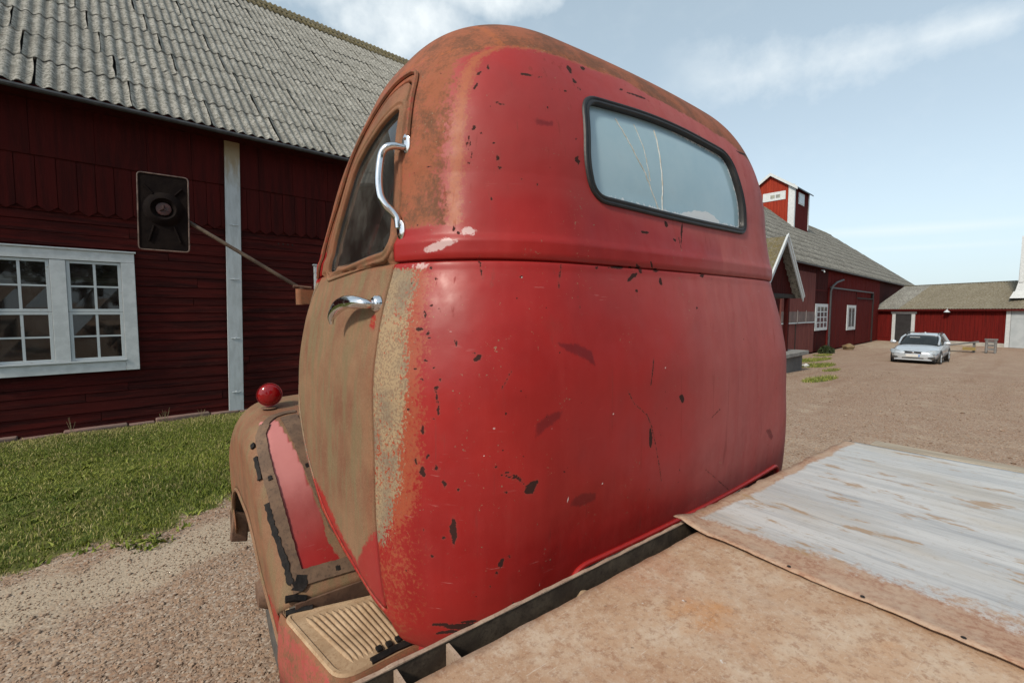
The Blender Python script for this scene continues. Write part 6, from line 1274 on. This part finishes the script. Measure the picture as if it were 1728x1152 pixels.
lw = blades(P, h, RNG.uniform(.004, .008, len(P)), 'lawn_grass', GRASS, dry, .6); tag(lw, 'short green lawn between the gravel and the barn wall', 'grass', kind='stuff')
# coarse weeds: rosettes of broad leaves on the lawn edge
C_ = scatter(900, -2.4, 3.2, 3.5, 7.5); kk = lawn(C_); C_ = C_[(kk > .12) & (RNG.random(len(C_)) < np.where(kk < .9, .9, .45))][:420]
cp = np.repeat(C_, 9, 0)+RNG.normal(0, .03, (len(C_)*9, 2))
wdd = blades(cp, RNG.uniform(.02, .055, len(cp)), RNG.uniform(.014, .026, len(cp)), 'lawn_weeds', GRASS, np.zeros(len(cp)), 1.4); tag(wdd, 'broad-leaved weeds scattered along the edge of the lawn', 'weeds', kind='stuff')
Pf = scatter(26000, 12, 34, 3, 8.2); k = lawn(Pf); Pf = Pf[(k > .35)]
tf = blades(Pf, RNG.uniform(.04, .10, len(Pf)), RNG.uniform(.012, .02, len(Pf)), 'yard_grass', GRASS, (RNG.random(len(Pf)) < .15).astype(float), .6); tag(tf, 'ragged grass patches on the gravel beside the loading dock', 'grass', kind='stuff')
# tall dead stalks against the wall
for x, hh in ((-.35, .24), (.62, .16), (.66, .22), (1.1, .14)):
    p0 = Vector((x, 8.40, float(ground_z(x, 8.4)))); o = MB()
    for q in range(5):
        d = Vector((random.uniform(-.05, .05), random.uniform(-.03, .01), hh*random.uniform(.7, 1.1))); o.tube([p0, p0+d*.5+Vector((0, 0, .01)), p0+d], [.003, .002, .0015], 4)
    o = o.build('dry_stalk', simple('straw', (.38, .31, .17), (.3, .24, .13), 10, .8) if 'straw' not in bpy.data.materials else bpy.data.materials['straw'], None); tag(o, {-.35: 'dry stalk left of the window edge at the foot of the wall, leftmost one', .62: 'short dry stalk leaning on the taller one by the barn wall', .66: 'taller dry stalk beside the short one by the barn wall', 1.1: 'small dry stalk nearest the white cover board'}[x], 'weed', 'dry stalks along the barn wall')
# gravel stones ------------------------------------------------------------------
def stone_mat():
    t = NT('gravel_stone'); r = t.attr('rnd'); c = t.mix(t.ramp(r, 0, .55), (.15, .092, .062), (.33, .24, .175)); c = t.mix(t.ramp(r, .7, 1), c, (.44, .39, .33)); return t.done(c, .9, 0, None, .15)
STN = stone_mat()
OC = np.array([(1, 0, 0), (-1, 0, 0), (0, 1, 0), (0, -1, 0), (0, 0, 1), (0, 0, -1)], float); OF = np.array([(0, 2, 4), (2, 1, 4), (1, 3, 4), (3, 0, 4), (2, 0, 5), (1, 2, 5), (3, 1, 5), (0, 3, 5)])
def stones(P, s, name):
    n = len(P); j = OC[None]*RNG.uniform(.55, 1.15, (n, 6, 1))+RNG.normal(0, .16, (n, 6, 3)); j *= s[:, None, None]; j[:, :, 2] *= .62
    a = RNG.uniform(0, 2*pi, n); c, s_ = np.cos(a)[:, None], np.sin(a)[:, None]; x = j[:, :, 0]*c-j[:, :, 1]*s_; y = j[:, :, 0]*s_+j[:, :, 1]*c
    V = np.stack([x+P[:, 0:1], y+P[:, 1:2], j[:, :, 2]+(gh(P)+s*.18)[:, None]], -1).reshape(-1, 3)
    F = (np.arange(n)[:, None, None]*6+OF[None]).reshape(-1, 3); me = mesh_np(name, V, F, STN); set_attr(me, 'rnd', np.repeat(RNG.beta(1.6, 2.2, n), 6)); return me_obj(name, me)
P = np.concatenate([scatter(80000, -1.6, 2.4, 1.2, 4.9), scatter(9000, -4, 5, -1, 6)]); P = P[(RNG.random(len(P)) > lawn(P)*1.3)]
dens = np.clip(.55+nz2(P, 2.2, 61)*.8, .15, 1); P = P[RNG.random(len(P)) < dens]
s = np.exp(RNG.normal(-5.42, .45, len(P))); s[::400] *= 2.2; o = stones(P, np.clip(s, .002, .022), 'gravel'); tag(o, 'loose pinkish gravel scattered beside the truck', 'gravel', kind='stuff')
P = scatter(30000, 3, 22, -3.5, 6.5); P = P[RNG.random(len(P)) > lawn(P)]; s = np.exp(RNG.normal(-4.7, .4, len(P))); o = stones(P, np.clip(s, .003, .035), 'yard_gravel'); tag(o, 'coarse gravel strewn over the wide yard on the right', 'gravel', kind='stuff')
# small near things ------------------------------------------------------------------
def leaf_ball(name, loc, rx, ry, rz, n, ls, mat, parent=None):
    d = RNG.normal(size=(n, 3)); d /= np.linalg.norm(d, axis=1)[:, None]; r = RNG.uniform(.35, 1, n)**.5*(1+.25*nz2(d, 3, 71)); c = d*r[:, None]*np.array([rx, ry, rz])
    a = RNG.normal(size=(n, 3)); a /= np.linalg.norm(a, axis=1)[:, None]; b = np.cross(a, RNG.normal(size=(n, 3))); b /= np.linalg.norm(b, axis=1)[:, None]
    a *= ls*RNG.uniform(.6, 1.2, (n, 1)); b *= ls*.55
    V = np.stack([c-a, c+b, c+a, c-b], 1).reshape(-1, 3); F = np.arange(n*4).reshape(n, 4); me = mesh_np(name, V, F, mat); set_attr(me, 'rnd', np.repeat(RNG.random(n), 4)); set_attr(me, 'dry', np.zeros(n*4))
    return me_obj(name, me, parent, loc)
SHRUB = grass_mat('dark_shrub_leaves', (.020, .030, .010), (.038, .052, .018), (.2, .18, .1))
b_ = leaf_ball('shrub', (34.3, 8.0, Z0(34.3)+.12), 1.1, .4, .36, 1100, .07, SHRUB); tag(b_, 'low dark shrub growing against the barn below the small-paned window', 'shrub')
def rock(name, loc, s, mat, label, cat):
    bm = bmesh.new(); bmesh.ops.create_icosphere(bm, subdivisions=3, radius=1)
    for v in bm.verts:
        k = 1+.16*sin(v.co.x*3.1+1)+.12*sin(v.co.y*4.3+2)+.1*sin(v.co.z*5.1); v.co = Vector((v.co.x*s[0]*k, v.co.y*s[1]*k, v.co.z*s[2]*k))
    me = bpy.data.meshes.new(name); bm.to_mesh(me); bm.free(); me.materials.append(mat); me.polygons.foreach_set('use_smooth', [True]*len(me.polygons)); o = me_obj(name, me, None, loc); tag(o, label, cat); return o
rock('boulder', (38.6, 7.75, Z0(38.6)+.16), (.42, .34, .24), simple('ochre_stone', (.20, .135, .06), (.13, .095, .06), 3, .8, 0, .5, 8), 'yellowish boulder lying by the sliding barn doors', 'boulder')
rock('stone', (21.0, 5.6, float(ground_z(21, 5.6))+.05), (.16, .12, .09), simple('white_stone', (.5, .5, .48), None, 3, .8), 'small white stone at the corner of the loading dock', 'stone')
# trestle and sloping plank beyond the car
tz = -1.02
tr_ = empty('trestle', (42.2, 1.0, tz)); tag(tr_, 'grey wooden trestle standing on the gravel in front of the low wing', 'trestle')
GW = simple('grey_planks', (.16, .155, .15), (.10, .098, .095), 3, .85)
for y in (-.36, .36):
    for s in (-1, 1): MB().tube([(s*.30, y*.55, 0), (s*.06, y*.55, .82)], .06, 6).build('leg', GW, tr_)
for zz in (.18, .42, .64): MB().box(-.26+zz*.2, -.20+zz*.2, -.27, .27, zz, zz+.14).build('crosspiece', GW, tr_)
MB().box(-.14, .14, -.30, .30, .82, .91).build('top_beam', GW, tr_)
pl = empty('plank_ramp', (42.0, 3.3, tz)); tag(pl, 'long grey plank sloping up to the trestle with a yellow board beneath', 'ramp')
MB().add([(-.4, 1.5, .02), (.4, 1.5, .02), (.4, -1.75, .75), (-.4, -1.75, .75), (-.4, 1.5, -.0), (.4, 1.5, -.0), (.4, -1.75, .66), (-.4, -1.75, .66)], [(0, 1, 2, 3), (7, 6, 5, 4), (0, 4, 5, 1), (1, 5, 6, 2), (2, 6, 7, 3), (3, 7, 4, 0)]).build('plank', GW, pl)
MB().box(-.5, -.44, -1.65, -1.05, .16, .36).build('yellow_board', simple('yellow_paint', (.22, .16, .045), None, 3, .6), pl); MB().box(-.3, .3, -1.6, -1.5, 0, .66).build('strut', GW, pl)
# ------------------------------------------------------------------ PARKED CAR (local: x forward, y left, z up)
def carpaint():
    t = NT('silver_car_paint'); n = t.noise(2.5, 4); return t.done(t.mix(t.ramp(n, .3, .7), (.50, .545, .58), (.45, .49, .53)), .30, .35, None, .5, .6)
CP = carpaint(); CB = simple('black_plastic', (.015, .015, .016), (.025, .025, .026), 9, .5); CG = simple('dark_car_glass', (.012, .015, .016), (.02, .023, .024), 3, .12, 0, 0, 40, None, .22)
CLGT = simple('headlamp_lens', (.33, .36, .38), (.26, .29, .31), 12, .12, .2, 0, 40, None, .8); GREYP = simple('grey_bumper', (.20, .21, .215), (.25, .26, .27), 4, .5)
car = empty('parked_car', (31.55, 3.22, float(ground_z(31.5, 3.2))), radians(180-1.5)); tag(car, 'silver estate car parked facing the truck in front of the low wing', 'car')
def loft(secs, close=True, mirror=True):
    """secs: list of (x, [(y, z), ...]) half sections from the centre top down to the centre bottom"""
    V, n = [], len(secs[0][1]); m = 2*n
    for x, pr in secs:
        V += [(x, y, z) for y, z in pr]+[(x, -y, z) for y, z in pr[::-1]]
    F = [(i*m+k, i*m+(k+1) % m, (i+1)*m+(k+1) % m, (i+1)*m+k) for i in range(len(secs)-1) for k in range(m)]
    F += [tuple(range(m)), tuple((len(secs)-1)*m+k for k in range(m))[::-1]]; return V, F
def bsec(x, hw, zt, zs, zb=.22): return (x, [(0, zt), (hw*.45, zt-.004), (hw*.80, zt-.03), (hw*.95, zs), (hw, zs-.14), (hw*.99, .45), (hw*.93, zb+.06), (hw*.80, zb), (0, zb)])
S = [bsec(2.40, .58, .58, .52, .30), bsec(2.37, .68, .65, .56, .25), bsec(2.28, .79, .705, .61), bsec(2.10, .86, .765, .66), bsec(1.80, .905, .825, .71), bsec(1.40, .925, .885, .76), bsec(1.0, .93, .94, .82), bsec(.5, .93, .96, .86), bsec(-.5, .93, .97, .88), bsec(-1.5, .925, .98, .89), bsec(-2.1, .90, .97, .88), bsec(-2.35, .82, .93, .84), bsec(-2.42, .72, .80, .72)]
V, F = loft(S); bo = MB().add(V, F).build('body', CP, car, smooth=True, angle=50, weld=True); sb = bo.modifiers.new('s', 'SUBSURF'); sb.levels = sb.render_levels = 1
def gsec(x, zt, hb, ht, zb=.93): return (x, [(0, zt), (ht*.8, zt-.012), (ht, zt-.05), (hb*.5+ht*.5, (zt+zb)/2), (hb, zb), (0, zb)])
G_ = [gsec(1.02, .95, .74, .70), gsec(.75, 1.09, .80, .68), gsec(.45, 1.25, .82, .64), gsec(.12, 1.385, .83, .60), gsec(-.3, 1.44, .83, .595), gsec(-1.2, 1.45, .82, .59), gsec(-1.9, 1.41, .80, .57), gsec(-2.15, 1.25, .79, .62), gsec(-2.36, .96, .76, .70)]
V, F = loft(G_); MB().add(V, F).build('windows', CG, car, smooth=True, angle=50, weld=True)
R_ = [(x, [(0, zt+.012), (ht*.8, zt-.0), (ht+.012, zt-.045), (ht-.02, zt-.07), (0, zt-.03)]) for x, zt, ht in ((.14, 1.385, .60), (-.3, 1.44, .595), (-1.2, 1.45, .59), (-1.92, 1.41, .57))]
V, F = loft(R_); MB().add(V, F).build('roof', CP, car, smooth=True, angle=50)
for s in (1, -1):
    MB().tube([(1.0, s*.755, .955), (.75, s*.745, 1.09), (.45, s*.735, 1.235), (.12, s*.645, 1.365)], .040, 8).build('pillar', CP, car, smooth=True)
    MB().tube([(-.45, s*.835, .95), (-.5, s*.615, 1.40)], .035, 6).build('pillar', CB, car, smooth=True); MB().tube([(-1.95, s*.80, .95), (-1.80, s*.585, 1.38)], .07, 6).build('pillar', CP, car, smooth=True)
    MB().tube([(.0, s*.60, 1.43), (-.2, s*.60, 1.475), (-1.6, s*.585, 1.475), (-1.8, s*.58, 1.43)], .018, 6).build('roof_rail', CB, car, smooth=True)
    mm = MB().lathe([(.0001, -.13), (.05, -.11), (.078, -.03), (.08, .05), (.06, .11), (.0001, .13)], Matrix.Translation((.72, s*1.03, 1.02)) @ Matrix.Rotation(pi/2, 4, 'X') @ Matrix.Diagonal((.8, 1.05, 1, 1)), 14).build('door_mirror', CP, car, smooth=True)
    MB().tube([(.72, s*.90, .97), (.72, s*.98, .98)], .02, 6).build('stalk', CB, mm)
    lm = MB().add([(2.32, s*.50, .60), (2.20, s*.84, .66), (2.03, s*.885, .74), (2.20, s*.70, .735), (2.33, s*.47, .665), (2.41, s*.50, .54), (2.30, s*.82, .56), (2.10, s*.925, .63)], [(0, 1, 6, 5), (5, 6, 1, 0), (1, 2, 7, 6), (0, 4, 3, 1), (1, 3, 2), (4, 0, 5)]); lm.build('headlamp', CLGT, car)
    MB().box(2.30, 2.385, s*.66-.15, s*.66+.15, .335, .405).build('fog_intake', CB, car, bevel=.01)
    MB().add([(2.385, s*.44, .46), (2.31, s*.80, .47), (2.30, s*.80, .53), (2.395, s*.44, .50)], [(0, 1, 2, 3)]).build('bumper_insert', GREYP, car)
    MB().box(-1.2, 1.1, s*.925-.012, s*.925+.012, .42, .50).build('side_moulding', GREYP, car, bevel=.005)
gg = MB().box(2.33, 2.405, -.30, .30, .535, .665).build('grille', CB, car, bevel=.02)
MB().tube([(2.412, -.30, .540), (2.412, .30, .540), (2.400, .34, .665), (2.400, -.34, .665)], .016, 6, closed=True).build('grille_frame', CHROME, gg, smooth=True)
MB().add([(2.415, .22, .535), (2.415, .10, .535), (2.405, -.22, .670), (2.405, -.10, .670), (2.39, .22, .535), (2.39, .10, .535), (2.39, -.22, .67), (2.39, -.10, .67)], [(0, 1, 2, 3), (0, 4, 5, 1), (2, 6, 7, 3), (1, 5, 6, 2), (3, 7, 4, 0)]).build('diagonal_bar', CHROME, gg)
MB().lathe([(.0001, .012), (.035, .010), (.048, .006), (.05, 0)], Matrix.Translation((2.412, 0, .60)) @ Matrix.Rotation(pi/2, 4, 'Y'), 18).build('badge', CHROME, gg, smooth=True)
MB().box(2.36, 2.40, -.40, .40, .315, .365).build('lower_intake', CB, car, bevel=.008)
np_ = MB().box(2.395, 2.425, -.26, .26, .405, .515).build('number_plate', simple('plate_white', (.62, .62, .60), None, 3, .5), car, bevel=.003); MB().box(2.426, 2.428, .215, .258, .408, .512).build('blue_strip', simple('plate_blue', (.05, .20, .55), None, 3, .5), np_)
MB().box(2.30, 2.39, -.70, .70, .235, .28).build('chin_spoiler', CP, car, bevel=.015)
MB().box(.40, .46, -.42, -.02, 1.255, 1.275).build('sun_strip', WHITE, car)
MB().lathe([(.0001, .05), (.03, .04), (.05, 0)], Matrix.Translation((-.9, 0, 1.455)), 10).build('roof_aerial', CP, car, smooth=True)
MB().box(-2.2, 2.15, -.80, .80, .16, .30).build('underbody', CB, car)
for x in (1.45, -1.35):
    for s in (1, -1):
        Mx = Matrix.Translation((x, s*.83, .325)) @ Matrix.Rotation(-s*pi/2, 4, 'X')
        MB().lathe([(.30, .085), (.355, .098), (.37, .10), (.385, .08)], Mx, 24).build('wheel_arch', CB, car, smooth=True)
        w_ = MB().lathe([(.0001, .06), (.04, .06), (.05, .085), (.20, .095), (.215, .06)], Mx, 20).build('wheel', simple('alloy', (.45, .46, .47), None, 3, .3, .6) if 'alloy' not in bpy.data.materials else bpy.data.materials['alloy'], car, smooth=True)
        MB().lathe([(.21, .07), (.24, .10), (.30, .105), (.325, .08), (.325, -.08), (.2, -.09)], Mx, 26).build('tyre', TYRE, w_, smooth=True)
        for q in range(5):
            a = q*2*pi/5; c, d = cos(a), sin(a); MB().tube([Mx @ Vector((.04*c, .04*d, .09)), Mx @ Vector((.2*c, .2*d, .10))], .016, 5).build('spoke', CP, w_)
# ------------------------------------------------------------------ unseen trees behind the photographer for pane reflections; back row added to darken them
LEAF = grass_mat('tree_leaves', (.040, .065, .016), (.085, .12, .032), (.2, .18, .1)); BARK = simple('bark', (.10, .075, .055), (.06, .045, .035), 6, .9, 0, .5, 14)
kinds = ['broad tree with a rounded crown', 'tall narrow tree', 'wide-spreading tree', 'short bushy tree', 'slim tree with a high crown', 'leaning broad tree', 'dark full tree of the added back row', 'tall full tree of the added back row', 'round full tree right of the added back row middle', 'rightmost tree of the added back row']
for k, (x, y, hh, rr) in enumerate(((-14, -17, 9, 3.6), (-5, -21, 12, 3.0), (4, -19, 9.5, 4.4), (13, -22, 6.5, 3.4), (22, -20, 11, 2.8), (34, -24, 9, 4.0), (-9, -25, 10, 4.2), (-.5, -26, 11, 4.4), (8.5, -25, 10, 4.2), (17.5, -27, 11, 4.5))):
    z = float(ground_z(x, y)); t_ = empty('tree', (x, y, z)); tag(t_, kinds[k]+' unseen across the yard, behind the flatbed', 'tree', 'trees across the yard')
    o = MB(); o.tube([(0, 0, -.1), (.1, 0, hh*.3), (0, .2, hh*.62)], [.28, .2, .08], 8)
    for q in range(5): a = q*1.3; o.tube([(.05, 0, hh*(.3+.05*q)), (rr*.4*cos(a), rr*.4*sin(a), hh*(.5+.05*q))], [.10, .03], 5)
    o.build('trunk', BARK, t_, smooth=True); leaf_ball('crown', (0, 0, hh*.64), rr, rr, hh*.38, 2600, .30, LEAF, t_)
